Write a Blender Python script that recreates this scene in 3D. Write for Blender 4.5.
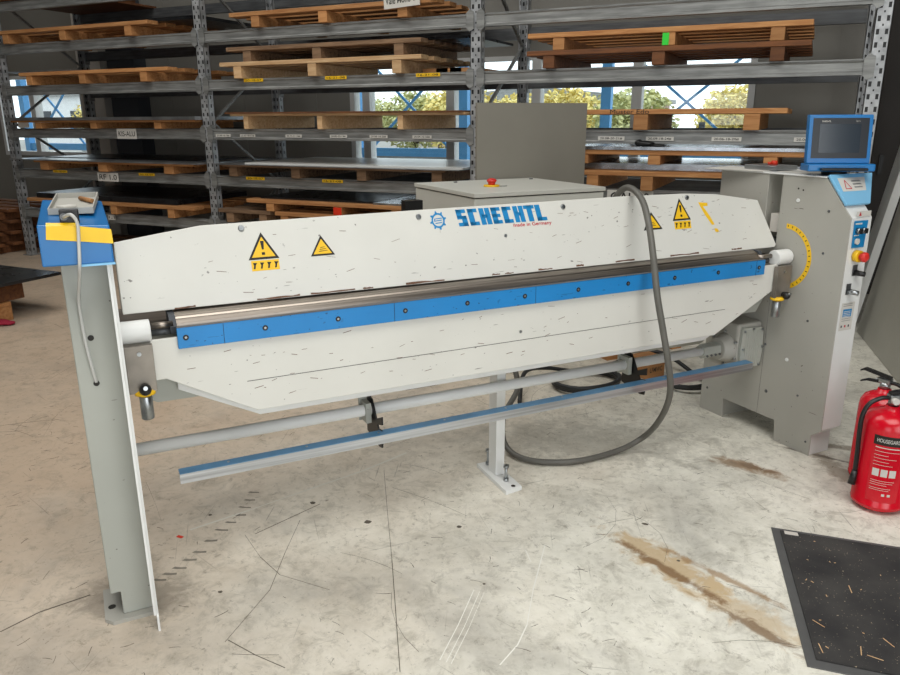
import bpy, bmesh, math, random
from mathutils import Vector, Matrix
random.seed(7)
S = bpy.context.scene
C = S.collection
for o in list(bpy.data.objects): bpy.data.objects.remove(o)
sin, cos, pi = math.sin, math.cos, math.pi
R = math.radians

# ------------------------------------------------------------------ camera
F_PX, PITCH, ROLL, YAW, HCAM = 748.7, R(16.330), R(-0.257), R(25.211), 1.45
MYAW = R(25.211 + 26.106)          # bending machine's axis against the rack
def to_world(x, y, z):             # camera heading frame -> rack frame (X along the rack, Y away from the camera)
    return Vector((x*cos(YAW) - y*sin(YAW), x*sin(YAW) + y*cos(YAW), z))
c_, s_ = cos(PITCH), sin(PITCH)
right, down, fwd = Vector((1,0,0)), Vector((0,-s_,-c_)), Vector((0,c_,-s_))
ix = right*cos(ROLL) - down*sin(ROLL)
iy = right*sin(ROLL) + down*cos(ROLL)
ax, ay, az = to_world(*ix), to_world(*(-iy)), to_world(*(-fwd))
cam = bpy.data.objects.new('camera', bpy.data.cameras.new('camera'))
cam.matrix_world = Matrix(((ax.x,ay.x,az.x,0),(ax.y,ay.y,az.y,0),(ax.z,ay.z,az.z,HCAM),(0,0,0,1)))
cam.data.sensor_width = 36; cam.data.lens = F_PX/900*36; cam.data.clip_start = .05; cam.data.clip_end = 300
C.objects.link(cam); S.camera = cam

# ------------------------------------------------------------------ world, lights, exposure
w = bpy.data.worlds.new('sky'); S.world = w; w.use_nodes = True
nt = w.node_tree; bg = nt.nodes['Background']
bg.inputs['Color'].default_value = (.86,.93,1,1); bg.inputs['Strength'].default_value = 2.2
def area(name, loc, target, sx, sy, power, col):
    l = bpy.data.lights.new(name, 'AREA'); l.shape = 'RECTANGLE'; l.size = sx; l.size_y = sy
    l.energy = power; l.color = col
    o = bpy.data.objects.new(name, l); o.location = loc
    o.rotation_euler = (Vector(target)-Vector(loc)).to_track_quat('-Z','Y').to_euler(); C.objects.link(o); return o
area('daylight_through_side_gate', (2.8,-1.4,1.7), (-1.0,1.6,.6), 3.4, 2.8, 62, (1,.98,.93))
area('daylight_through_front_gate', (-1.3,-5.9,1.7), (-1.5,3,.6), 3.6, 2.9, 22, (1,.98,.93))
area('overhead_fill', (.7,.1,5.3), (.5,.6,0), 4.2, 3.5, 250, (1,.985,.94))  # added overhead fill under the closed ceiling, for floor and top faces
area('rear_overhead_fill', (-4.2,3.0,5.4), (-4.2,3.2,0), 5.0, 2.4, 150, (1,.985,.94))  # second added fill, brightens the left rear floor and the rack
S.view_settings.view_transform = 'Standard'; S.view_settings.look = 'None'
S.view_settings.gamma = 1; S.view_settings.exposure = 0.0; S.view_settings.use_curve_mapping = False

# ------------------------------------------------------------------ materials
def newmat(name):
    m = bpy.data.materials.new(name); m.use_nodes = True
    return m, m.node_tree, m.node_tree.nodes['Principled BSDF']
def lin(c):
    return tuple(((v/255)/12.92 if v/255 <= .04045 else ((v/255+.055)/1.055)**2.4) for v in c) + (1,)
def mixc(nt, fac, a, b):
    n = nt.nodes.new('ShaderNodeMix'); n.data_type = 'RGBA'
    for i, v in ((0,fac),(6,a),(7,b)):
        if hasattr(v,'links'): nt.links.new(v, n.inputs[i])
        else: n.inputs[i].default_value = v
    return n.outputs[2]
def math_(nt, op, a, b=None, c=None, clamp=False):
    n = nt.nodes.new('ShaderNodeMath'); n.operation = op; n.use_clamp = clamp
    for i, v in enumerate((a,b,c)):
        if v is None: continue
        if hasattr(v,'links'): nt.links.new(v, n.inputs[i])
        else: n.inputs[i].default_value = v
    return n.outputs[0]
def coords(nt, scale=(1,1,1), rot=(0,0,0), loc=(0,0,0)):
    t = nt.nodes.new('ShaderNodeTexCoord'); mp = nt.nodes.new('ShaderNodeMapping')
    mp.inputs['Scale'].default_value = scale; mp.inputs['Rotation'].default_value = rot; mp.inputs['Location'].default_value = loc
    nt.links.new(t.outputs['Object'], mp.inputs['Vector']); return mp.outputs[0]
def noise(nt, vec, scale, detail=3, rough=.5, dist=0):
    n = nt.nodes.new('ShaderNodeTexNoise'); n.inputs['Scale'].default_value = scale
    n.inputs['Detail'].default_value = detail; n.inputs['Roughness'].default_value = rough; n.inputs['Distortion'].default_value = dist
    nt.links.new(vec, n.inputs['Vector']); return n.outputs['Fac']
def ramp(nt, v, a, b):
    n = nt.nodes.new('ShaderNodeMapRange'); n.inputs[1].default_value = a; n.inputs[2].default_value = b
    nt.links.new(v, n.inputs[0]); return n.outputs[0]
def paint(name, col, rough=.45, metal=0, var=.12, scale=4, specks=0, speck_col=(60,50,45), bump=0, spec=.5):
    m, nt, b = newmat(name); base = lin(col)
    dark = tuple(v*(1-var) for v in base[:3]) + (1,)
    f = noise(nt, coords(nt), scale, 4)
    c = mixc(nt, ramp(nt, f, .3, .7), dark, base)
    if specks:
        s1 = noise(nt, coords(nt, (45,45,70)), 1.0, 2, .6)
        s2 = noise(nt, coords(nt, (9,9,90), (0,.25,0)), 1.0, 2, .6)
        s3 = noise(nt, coords(nt), 5, 2)
        k = math_(nt, 'ADD', ramp(nt, s1, .745-specks, .765-specks), ramp(nt, s2, .765-specks, .785-specks), clamp=True)
        k = math_(nt, 'MULTIPLY', k, ramp(nt, s3, .42, .52))
        c = mixc(nt, math_(nt,'MULTIPLY',k,.7), c, lin(speck_col))
    nt.links.new(c, b.inputs['Base Color'])
    b.inputs['Roughness'].default_value = rough; b.inputs['Metallic'].default_value = metal
    b.inputs['Specular IOR Level'].default_value = spec
    if bump:
        bn = nt.nodes.new('ShaderNodeBump'); bn.inputs['Strength'].default_value = bump; bn.inputs['Distance'].default_value = .002
        nt.links.new(noise(nt, coords(nt), 180, 2), bn.inputs['Height']); nt.links.new(bn.outputs[0], b.inputs['Normal'])
    return m
def wood(name, col, dark, scale=1.0):
    m, nt, b = newmat(name)
    oi = nt.nodes.new('ShaderNodeObjectInfo')
    v = coords(nt, (2.2*scale, 22*scale, 26*scale))
    g = noise(nt, v, 1.6, 5, .6, .6)
    k = noise(nt, coords(nt, (7,9,14)), 1.3, 2)
    c = mixc(nt, ramp(nt, g, .3, .7), lin(dark), lin(col))
    c = mixc(nt, ramp(nt, k, .72, .76), c, tuple(v*.25 for v in lin(dark)[:3])+(1,))
    hs = nt.nodes.new('ShaderNodeHueSaturation'); nt.links.new(c, hs.inputs['Color'])
    nt.links.new(math_(nt, 'MULTIPLY_ADD', oi.outputs['Random'], .35, .8), hs.inputs['Value'])
    nt.links.new(hs.outputs[0], b.inputs['Base Color']); b.inputs['Roughness'].default_value = .75
    return m
def steel(name, col, rough=.3, metal=1, axis=(1,60,60)):
    m, nt, b = newmat(name); base = lin(col)
    g = noise(nt, coords(nt, axis), 1.5, 4)
    c = mixc(nt, ramp(nt, g, .35, .65), tuple(v*.6 for v in base[:3])+(1,), base)
    nt.links.new(c, b.inputs['Base Color']); b.inputs['Metallic'].default_value = metal
    nt.links.new(math_(nt, 'MULTIPLY_ADD', g, .25, rough-.1), b.inputs['Roughness'])
    return m

M = {}
M['white'] = paint('cream_white_chipped_paint', (214,213,206), .42, 0, .08, 3, .04)
M['whiteclean'] = paint('white_paint', (226,227,225), .4, 0, .06, 5)
M['ral'] = paint('light_grey_paint', (166,168,160), .5, 0, .06, 3, .03)
M['ral_side'] = paint('warm_grey_texture_paint', (168,166,158), .55, 0, .05, 6, .02, bump=.15)
M['blue'] = paint('blue_paint', (26,128,196), .42, 0, .10, 6, .07, (20,40,60))
M['hood'] = paint('blue_gloss_paint', (20,112,178), .28, 0, .18, 5, .0)
M['bluesheen'] = paint('blue_paint_with_sky_sheen', (128,190,228), .22, 0, .08, 5)  # blue paint lightened: the reflected sky is mixed into the colour
M['rail'] = steel('ground_steel', (168,158,148), .34)
M['alu'] = steel('brushed_aluminium', (205,208,212), .35, .9)
M['aluside'] = steel('bright_aluminium_sheet', (214,218,224), .22, 1, (6,6,6))
M['stripblue'] = paint('protective_blue_film', (84,136,176), .35, .1, .2, 14)
M['zinc'] = steel('zinc_plated_steel', (180,184,186), .3, 1, (20,20,20))
M['taupe'] = steel('matt_steel_plate', (150,143,134), .45, .6, (5,5,5))
M['black'] = paint('black_plastic', (22,22,23), .4, 0, .2, 20)
M['rubber'] = paint('grey_cable_rubber', (98,96,90), .5, 0, .15, 20)
M['darkrubber'] = paint('dark_cable_rubber', (34,35,36), .5, 0, .2, 20)
M['cable'] = paint('white_cable', (190,190,186), .5, 0, .05, 20)
M['yellow'] = paint('yellow_sticker', (240,192,30), .5, 0, .08, 30)
M['tape'] = paint('yellow_tape', (240,196,20), .4, 0, .08, 20)
M['ink'] = paint('black_ink', (28,24,18), .6)
M['blueink'] = paint('blue_ink', (14,130,190), .5)
M['redink'] = paint('red_ink', (190,36,50), .5)
M['paper'] = paint('white_paper', (206,203,196), .7, 0, .06, 20)
M['galv'] = steel('galvanised_beam', (158,159,157), .5, .55, (3,30,30))
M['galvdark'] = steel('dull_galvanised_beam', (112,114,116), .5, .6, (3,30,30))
M['panel'] = paint('grey_wall_panel', (136,133,126), .6, 0, .06, 2)
M['column'] = paint('pale_column', (205,200,192), .7, 0, .06, 4)
M['darkcol'] = paint('dark_column', (60,64,70), .6, 0, .06, 4)
M['frame'] = paint('window_frame_white', (220,220,218), .5)
M['wood'] = wood('pine_wood', (196,144,92), (156,100,54))
M['woodold'] = wood('weathered_wood', (146,116,88), (92,68,48))
M['wooddark'] = wood('dark_stained_wood', (128,80,44), (84,50,28))
M['woodpale'] = wood('pale_wood', (214,182,140), (182,140,96))
M['sheetgrey'] = steel('grey_metal_sheet', (176,178,180), .3, .8, (4,4,4))
M['sheetdark'] = steel('dark_metal_sheet', (70,72,76), .28, .8, (4,4,4))
M['sheetwhite'] = paint('white_coated_sheet', (206,206,202), .3, 0, .06, 5)
M['sheetplain'] = paint('grey_coated_sheet', (140,136,126), .5, 0, .08, 4, bump=.1)
M['bluesteel'] = paint('outdoor_blue_steel', (96,166,222), .5)
M['green'] = paint('green_strap', (20,190,150), .5)
M['greentape'] = paint('green_marker_paint', (50,220,60), .5)
M['redpaint'] = paint('red_marker_paint', (215,50,20), .5)
M['sheetlean'] = paint('mid_grey_coated_sheet', (168,166,156), .5, 0, .08, 4)
M['cabwhite'] = paint('pale_grey_cabinet_paint', (206,206,198), .4, 0, .04, 3)
M['ext'] = paint('red_gloss_enamel', (204,10,34), .22, 0, .05, 4)
M['redknob'] = paint('red_button', (214,50,44), .35)
M['screen'] = paint('dark_screen_glass', (38,48,58), .15, 0, .1, 8)
M['bezel'] = paint('dark_bezel', (18,24,32), .3, 0, .1, 8)
M['card'] = wood('brown_cardboard', (170,122,76), (150,104,62))
M['asphalt'] = paint('outdoor_ground', (150,148,142), .9, 0, .1, 1)
M['matborder'] = paint('grey_mat_rubber_border', (88,88,88), .6, 0, .15, 20)
def mat_carpet():
    m, nt, b = newmat('charcoal_mat_pile')
    a = noise(nt, coords(nt), 6, 4); s = noise(nt, coords(nt), 160, 2)
    c = mixc(nt, ramp(nt, a, .35,.7), lin((42,41,42)), lin((64,62,60)))
    c = mixc(nt, ramp(nt, s, .70,.74), c, lin((165,150,128)))
    nt.links.new(c, b.inputs['Base Color']); b.inputs['Roughness'].default_value = .95
    return m
M['carpet'] = mat_carpet()
def mat_foliage(name, a_, b_):
    m, nt, b = newmat(name)
    c = mixc(nt, ramp(nt, noise(nt, coords(nt), 3.5, 4, .7), .4, .6), lin(a_), lin(b_))
    nt.links.new(c, b.inputs['Base Color']); b.inputs['Roughness'].default_value = .8; return m
M['leafy'] = mat_foliage('autumn_yellow_leaves', (240,220,140), (204,192,120))
M['leafg'] = mat_foliage('autumn_green_leaves', (214,210,150), (166,172,124))
M['bark'] = paint('bark', (96,84,70), .9)
def mat_glass():
    m, nt, b = newmat('window_glass')
    nt.nodes.remove(b)
    out = nt.nodes['Material Output']; t = nt.nodes.new('ShaderNodeBsdfTransparent'); g = nt.nodes.new('ShaderNodeBsdfGlossy')
    g.inputs['Roughness'].default_value = .03
    lw = nt.nodes.new('ShaderNodeLayerWeight'); mx = nt.nodes.new('ShaderNodeMixShader')
    fac = math_(nt, 'MULTIPLY_ADD', math_(nt, 'POWER', lw.outputs['Facing'], 5), .6, .04)
    t.inputs['Color'].default_value = (.93,.96,.95,1)
    nt.links.new(fac, mx.inputs[0]); nt.links.new(t.outputs[0], mx.inputs[1]); nt.links.new(g.outputs[0], mx.inputs[2])
    nt.links.new(mx.outputs[0], out.inputs['Surface']); return m
M['glass'] = mat_glass()
M['paneldark'] = paint('dark_fill_panel',(44,38,34),.6)  # near-black colour for the added panel in the right corner
def mat_slotted():     # galvanised upright with rows of punched slots
    m, nt, b = newmat('perforated_galvanised_upright')
    t = nt.nodes.new('ShaderNodeTexCoord'); sp = nt.nodes.new('ShaderNodeSeparateXYZ'); nt.links.new(t.outputs['Object'], sp.inputs[0])
    x, y, z = sp.outputs
    ge = nt.nodes.new('ShaderNodeNewGeometry'); spn = nt.nodes.new('ShaderNodeSeparateXYZ')
    nt.links.new(t.outputs['Normal'], spn.inputs[0])
    # front face: two columns of slots and a middle row of dots
    def band(v, centre, half):
        return math_(nt, 'LESS_THAN', math_(nt, 'ABSOLUTE', math_(nt,'SUBTRACT', v, centre)), half)
    ph = math_(nt, 'FRACT', math_(nt, 'DIVIDE', math_(nt,'ADD',z,10), .075))
    slot = math_(nt, 'LESS_THAN', ph, .42)
    ax_ = math_(nt, 'ABSOLUTE', x)
    cols = band(ax_, .024, .0085)
    k1 = math_(nt, 'MULTIPLY', slot, cols)
    dot = math_(nt, 'MULTIPLY', band(ph, .72, .08), band(x, 0, .0045))
    k = math_(nt, 'MAXIMUM', k1, dot)
    front = math_(nt, 'GREATER_THAN', math_(nt,'ABSOLUTE', spn.outputs[1]), .7)
    side = math_(nt, 'MULTIPLY', slot, band(math_(nt,'ABSOLUTE', y), .0, .008))
    side = math_(nt, 'MULTIPLY', side, math_(nt, 'SUBTRACT', 1, front))
    k = math_(nt, 'ADD', math_(nt, 'MULTIPLY', k, front), side, clamp=True)
    g = noise(nt, coords(nt, (6,6,6)), 2, 4)
    c = mixc(nt, ramp(nt,g,.35,.65), lin((150,152,154)), lin((196,198,200)))
    c = mixc(nt, k, c, (.008,.008,.009,1))
    nt.links.new(c, b.inputs['Base Color'])
    nt.links.new(math_(nt,'MULTIPLY', math_(nt,'SUBTRACT',1,k), .5), b.inputs['Metallic'])
    b.inputs['Roughness'].default_value = .45
    return m
M['slot'] = mat_slotted()
def mat_floor():
    m, nt, b = newmat('worn_concrete_floor')
    v = coords(nt)
    sp = nt.nodes.new('ShaderNodeSeparateXYZ'); nt.links.new(v, sp.inputs[0])
    big = noise(nt, v, .7, 5, .6, .3); mid = noise(nt, v, 3.2, 6, .65, .4); fine = noise(nt, v, 28, 5, .7)
    c = mixc(nt, ramp(nt, mid, .3,.7), lin((196,193,180)), lin((238,235,222)))
    c = mixc(nt, math_(nt,'MULTIPLY',ramp(nt, fine, .35,.62),.35), c, lin((246,243,234)))
    # browner tint growing towards the left, broken up by large noise
    d = math_(nt, 'MULTIPLY_ADD', big, 1.6, math_(nt, 'MULTIPLY', sp.outputs[0], -.5))
    c = mixc(nt, math_(nt,'MULTIPLY',ramp(nt, d, 1.0, 2.2),.85), c, lin((182,157,132)))
    # speckle dirt
    c = mixc(nt, math_(nt,'MULTIPLY',ramp(nt, noise(nt, v, 60, 3,.6), .68,.74),.6), c, lin((96,88,78)))
    c = mixc(nt, math_(nt,'MULTIPLY',ramp(nt, noise(nt, v, 9, 5,.7,.8), .60,.74),.35), c, lin((120,108,92)))
    # fine mottling worn through the surface
    mo1 = noise(nt, v, 11, 8, .78, .6)
    c = mixc(nt, math_(nt,'MULTIPLY',ramp(nt, mo1, .50,.66),.42), c, lin((128,122,108)))
    mo2 = noise(nt, coords(nt,(1,1,1),(0,0,1.1),(9,4,0)), 26, 6, .8, .4)
    c = mixc(nt, math_(nt,'MULTIPLY',ramp(nt, mo2, .56,.66),.5), c, lin((116,108,94)))
    c = mixc(nt, math_(nt,'MULTIPLY',ramp(nt, noise(nt, v, 95, 2,.5), .74,.78),.8), c, lin((60,54,46)))
    # smoky grey patches
    c = mixc(nt, math_(nt,'MULTIPLY',ramp(nt, noise(nt, coords(nt,(1,1,1),(0,0,0),(4,2,0)), 1.5, 5,.6,.6), .52,.72),.45), c, lin((124,121,116)))
    # hairline scratches in several directions
    for i,(a,sx,sy,th) in enumerate(((.3,2.2,95,.70),(1.2,2.6,110,.70),(2.3,1.8,90,.71),(.85,1.4,120,.70),(2.85,2.8,80,.71))):
        m2 = nt.nodes.new('ShaderNodeMapping'); m2.inputs['Scale'].default_value = (sx,sy,1); nt.links.new(coords(nt,(1,1,1),(0,0,a),(i*3.1,i*1.7,0)), m2.inputs['Vector'])
        n = noise(nt, m2.outputs[0], 1.0, 2.5,.55,.25)
        g = noise(nt, coords(nt,(1,1,1),(0,0,0),(i*5.1,i*2.3,0)), 1.7, 2)
        k = math_(nt,'MULTIPLY', ramp(nt,n,th-.01,th+.015), ramp(nt,g,.46,.56))
        c = mixc(nt, math_(nt,'MULTIPLY',k,.42), c, lin((84,78,68)))
    # rusty water stains, and two greyer patches by the machine
    def blotch(cx, cy, rx, ry, ang, col, amt, soft=.55):
        nonlocal c
        mp = nt.nodes.new('ShaderNodeMapping'); mp.vector_type = 'TEXTURE'
        mp.inputs['Location'].default_value = (cx,cy,0); mp.inputs['Rotation'].default_value = (0,0,ang); mp.inputs['Scale'].default_value = (rx,ry,1)
        nt.links.new(v, mp.inputs['Vector'])
        ln = nt.nodes.new('ShaderNodeVectorMath'); ln.operation = 'LENGTH'; nt.links.new(mp.outputs[0], ln.inputs[0])
        r = math_(nt,'ADD', ln.outputs['Value'], math_(nt,'MULTIPLY', math_(nt,'SUBTRACT', noise(nt, v, 13, 5,.7,.5), .5), 3.0))
        k = math_(nt, 'SUBTRACT', 1, ramp(nt, r, soft, 1.15), clamp=True)
        c = mixc(nt, math_(nt,'MULTIPLY',k,amt), c, lin(col))
    blotch(-.10,3.215,.17,.05,-.25,(150,118,84),.8)
    blotch(-.06,3.21,.10,.025,-.25,(112,86,60),.6)
    blotch(-.27,2.315,.26,.075,-.5,(188,160,116),.75)
    blotch(-.02,2.15,.24,.07,-.45,(196,172,134),.6)
    blotch(-.26,2.27,.26,.022,-.52,(120,88,56),.8)
    blotch(-.12,2.32,.22,.018,-.42,(150,116,76),.7)
    blotch(.02,2.08,.16,.02,-.45,(112,84,58),.7)
    blotch(.24,3.35,.05,.20,.5,(112,96,76),.6)
    blotch(.24,3.6,.18,.03,.1,(110,94,76),.6)
    blotch(.19,3.46,.20,.012,-.2,(70,58,46),.7)
    blotch(-1.78,1.42,.22,.10,.6,(106,98,88),.45)  # greyer, darker patch around the left post foot
    blotch(-.75,3.2,.6,.22,.2,(140,136,126),.4)  # wide faint grey patch below the beam
    nt.links.new(c, b.inputs['Base Color'])
    nt.links.new(ramp(nt, mid, -.6, 1.3), b.inputs['Roughness'])
    b.inputs['Specular IOR Level'].default_value = .35
    bn = nt.nodes.new('ShaderNodeBump'); bn.inputs['Strength'].default_value = .25; bn.inputs['Distance'].default_value = .004
    nt.links.new(fine, bn.inputs['Height']); nt.links.new(bn.outputs[0], b.inputs['Normal'])
    return m
M['floor'] = mat_floor()

# ------------------------------------------------------------------ mesh helpers
class MB:
    def __init__(s): s.bm = bmesh.new()
    def box(s, x0,x1,y0,y1,z0,z1, bev=0):
        b = bmesh.new()
        vs = [b.verts.new((x,y,z)) for x in (x0,x1) for y in (y0,y1) for z in (z0,z1)]
        for f in ((0,1,3,2),(4,6,7,5),(0,4,5,1),(2,3,7,6),(0,2,6,4),(1,5,7,3)): b.faces.new([vs[i] for i in f])
        bmesh.ops.recalc_face_normals(b, faces=b.faces)
        if bev: bmesh.ops.bevel(b, geom=b.edges[:], offset=bev, segments=2, affect='EDGES', profile=.5)
        s.merge(b); return s
    def merge(s, b):
        me = bpy.data.meshes.new('t'); b.to_mesh(me); b.free(); s.bm.from_mesh(me); bpy.data.meshes.remove(me)
    def prism(s, pts, fn0, fn1):
        """pts: 2D outline; fn0/fn1 map a 2D point to the two ends."""
        b = bmesh.new()
        A = [b.verts.new(fn0(*p)) for p in pts]; B = [b.verts.new(fn1(*p)) for p in pts]
        b.faces.new(A); b.faces.new(B[::-1])
        n = len(pts)
        for i in range(n): b.faces.new((A[i],B[i],B[(i+1)%n],A[(i+1)%n]))
        bmesh.ops.recalc_face_normals(b, faces=b.faces)
        s.merge(b); return s
    def cyl(s, p0, p1, r, r1=None, n=20):
        p0, p1 = Vector(p0), Vector(p1); d = p1-p0; r1 = r if r1 is None else r1
        q = d.to_track_quat('Z','Y'); b = bmesh.new()
        A = [b.verts.new(p0+q@Vector((r*cos(2*pi*i/n), r*sin(2*pi*i/n),0))) for i in range(n)]
        B = [b.verts.new(p1+q@Vector((r1*cos(2*pi*i/n), r1*sin(2*pi*i/n),0))) for i in range(n)]
        b.faces.new(A[::-1]); b.faces.new(B)
        for i in range(n): f = b.faces.new((A[i],A[(i+1)%n],B[(i+1)%n],B[i])); f.smooth = True
        s.merge(b); return s
    def ball(s, c, r, sc=(1,1,1), seg=16):
        b = bmesh.new(); bmesh.ops.create_uvsphere(b, u_segments=seg, v_segments=seg//2+2, radius=r)
        bmesh.ops.scale(b, vec=sc, verts=b.verts); bmesh.ops.translate(b, vec=c, verts=b.verts)
        for f in b.faces: f.smooth = True
        s.merge(b); return s
    def tube(s, pts, r, n=10, sub=6):
        P = [Vector(p) for p in pts]; path = []
        for i in range(len(P)-1):
            p0 = P[max(i-1,0)]; p1 = P[i]; p2 = P[i+1]; p3 = P[min(i+2,len(P)-1)]
            for k in range(sub):
                t = k/sub
                path.append(.5*((2*p1)+(p2-p0)*t+(2*p0-5*p1+4*p2-p3)*t*t+(3*p1-p0-3*p2+p3)*t**3))
        path.append(P[-1]); b = bmesh.new(); rings = []
        up = Vector((.13,.21,.97)).normalized()
        for i, p in enumerate(path):
            d = (path[min(i+1,len(path)-1)]-path[max(i-1,0)]).normalized()
            a = d.cross(up)
            if a.length < .05: a = d.cross(Vector((1,0,0)))
            a.normalize(); up = a.cross(d).normalized(); 
            rings.append([b.verts.new(p+a*r*cos(2*pi*j/n)+up*r*sin(2*pi*j/n)) for j in range(n)])
        for i in range(len(rings)-1):
            for j in range(n):
                f = b.faces.new((rings[i][j],rings[i][(j+1)%n],rings[i+1][(j+1)%n],rings[i+1][j])); f.smooth = True
        b.faces.new(rings[0][::-1]); b.faces.new(rings[-1])
        bmesh.ops.recalc_face_normals(b, faces=b.faces)
        s.merge(b); return s
    def lathe(s, prof, c=(0,0,0), n=32):
        b = bmesh.new(); rings = []
        for r, z in prof: rings.append([b.verts.new((c[0]+r*cos(2*pi*i/n), c[1]+r*sin(2*pi*i/n), c[2]+z)) for i in range(n)])
        for i in range(len(rings)-1):
            for j in range(n):
                f = b.faces.new((rings[i][j],rings[i][(j+1)%n],rings[i+1][(j+1)%n],rings[i+1][j])); f.smooth = True
        b.faces.new(rings[0][::-1]); b.faces.new(rings[-1]); s.merge(b); return s
    def quadpoly(s, pts3, t, nrm):
        """thin plate from a 3D outline, thickness t along nrm"""
        nrm = Vector(nrm).normalized(); b = bmesh.new()
        A = [b.verts.new(Vector(p)) for p in pts3]; B = [b.verts.new(Vector(p)+nrm*t) for p in pts3]
        b.faces.new(A); b.faces.new(B[::-1]); n = len(pts3)
        for i in range(n): b.faces.new((A[i],B[i],B[(i+1)%n],A[(i+1)%n]))
        bmesh.ops.recalc_face_normals(b, faces=b.faces); s.merge(b); return s
    def build(s, name, mat, parent=None, loc=None, origin=None, bev=0):
        me = bpy.data.meshes.new(name)
        if origin: bmesh.ops.translate(s.bm, vec=-Vector(origin), verts=s.bm.verts)
        s.bm.to_mesh(me); s.bm.free(); me.materials.append(M[mat] if isinstance(mat,str) else mat)
        o = bpy.data.objects.new(name, me); C.objects.link(o)
        if parent: o.parent = parent
        if loc is not None: o.location = loc
        elif origin: o.location = origin
        if bev:
            md = o.modifiers.new('bevel','BEVEL'); md.width = bev; md.segments = 2; md.limit_method = 'ANGLE'
        return o
def tag(o, label=None, cat=None, group=None, kind=None):
    if label: o['label'] = label
    if cat: o['category'] = cat
    if group: o['group'] = group
    if kind: o['kind'] = kind
    return o
def empty(name, loc, rz=0, label=None, cat=None, group=None):
    o = bpy.data.objects.new(name, None); C.objects.link(o); o.location = loc; o.rotation_euler = (0,0,rz)
    o.empty_display_size = .1
    return tag(o, label, cat, group)
def struct(name, mb, mat, parent=None, bev=0):
    o = mb.build(name, mat, parent, bev=bev)
    o['kind'] = 'structure'
    return o
def lettering(text, h, fn, name, mat, parent, bold=0.0, align='LEFT', space=1.0, width=None, shear=0.0, thick=.0006):
    cu = bpy.data.curves.new('f','FONT'); cu.body = text; cu.size = 1; cu.align_x = align; cu.offset = bold; cu.space_character = space; cu.shear = shear
    o = bpy.data.objects.new('f', cu); me = bpy.data.meshes.new_from_object(o); bpy.data.objects.remove(o)
    xs = [v.co.x for v in me.vertices] or [0,1]; ys = [v.co.y for v in me.vertices] or [0,1]
    k = h/max(.01,(max(ys)-min(ys))); kx = k if width is None else width/(max(xs)-min(xs)); y0 = min(ys); x0 = min(xs)
    me2 = bpy.data.meshes.new(name)
    verts = [fn((v.co.x-x0)*kx, (v.co.y-y0)*k) for v in me.vertices]
    me2.from_pydata([tuple(v) for v in verts], [], [tuple(p.vertices) for p in me.polygons])
    bpy.data.meshes.remove(me)
    me2.materials.append(M[mat]); ob = bpy.data.objects.new(name, me2); C.objects.link(ob)
    if parent: ob.parent = parent
    return ob

# ================================================================== THE HALL
WALL_Y = 7.2
struct('floor', MB().box(-16,2.9,-6,WALL_Y,-.12,0), 'floor')
struct('ceiling', MB().box(-16,2.9,-6,WALL_Y+.2,5.6,5.75), 'galvdark')
struct('wall_left', MB().box(-16.2,-16,-6,WALL_Y+.2,0,5.6), 'panel')
# window strip heights and window spans in the back wall
WZ0, WZ1 = .98, 2.02
wb = MB(); wb.box(-16,2.9,WALL_Y,WALL_Y+.16,0,WZ0); wb.box(-16,2.9,WALL_Y,WALL_Y+.16,WZ1,5.6)
for a,b_ in ((-16,-10.3),(-8.62,-4.56),(-.5,2.9)): wb.box(a,b_,WALL_Y,WALL_Y+.16,WZ0,WZ1)
for x in [-15,-13.8,-12.6,-11.4,-8.2,-7.1,-6.0,-5.0,.1,1.2,2.3]: wb.box(x-.004,x+.004,WALL_Y-.004,WALL_Y,0,5.6)
for z in (2.4,): wb.box(-16,2.9,WALL_Y-.004,WALL_Y,z-.004,z+.004)
struct('wall_back', wb, 'panel')
def window(n, x0, x1, mull):
    f = MB(); y0, y1 = WALL_Y-.015, WALL_Y+.10; t = .055
    f.box(x0,x0+t,y0,y1,WZ0,WZ1); f.box(x1-t,x1,y0,y1,WZ0,WZ1); f.box(x0+t,x1-t,y0,y1,WZ0,WZ0+t); f.box(x0+t,x1-t,y0,y1,WZ1-.04,WZ1)
    for m_ in mull: f.box(m_-.045,m_+.045,y0,y1,WZ0+t,WZ1-.04)
    o = struct('window_%d'%n, f, 'frame')
    MB().box(x0+t*.5,x1-t*.5,WALL_Y+.04,WALL_Y+.046,WZ0+t*.5,WZ1-t*.5).build('glass_pane','glass',o)
window(1, -10.3, -8.62, [-9.6])
window(2, -4.56, -.5, [-4.36, -3.37, -2.46, -1.5])
# right wall: solid beyond the gate, open daylight gate towards the camera side
struct('wall_right', MB().box(2.9,3.05,.4,WALL_Y+.2,0,5.6).box(2.9,3.05,-6,.4,3.2,5.6).box(2.9,3.05,-6,-3.2,0,3.2), 'darkcol')
struct('wall_front', MB().box(-16,-3.2,-6.15,-6,0,5.6).box(-3.2,.6,-6.15,-6,3.2,5.6).box(.6,3.05,-6.15,-6,0,5.6), 'panel')
# building columns behind the rack
struct('trim_1', MB().box(-8.42,-8.02,7.0,7.19,0,5.6), 'column')
struct('trim_2', MB().box(-7.9,-7.46,7.0,7.19,0,5.6), 'darkcol')

d1 = struct('dark_panel_1', MB().box(.37,2.5,7.12,7.195,0,4.4), 'paneldark')  # dark panel added to keep this corner black, no known door
MB().box(.50,.53,7.085,7.119,1.0,1.15).build('dark_panel_handle','black',d1)
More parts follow.
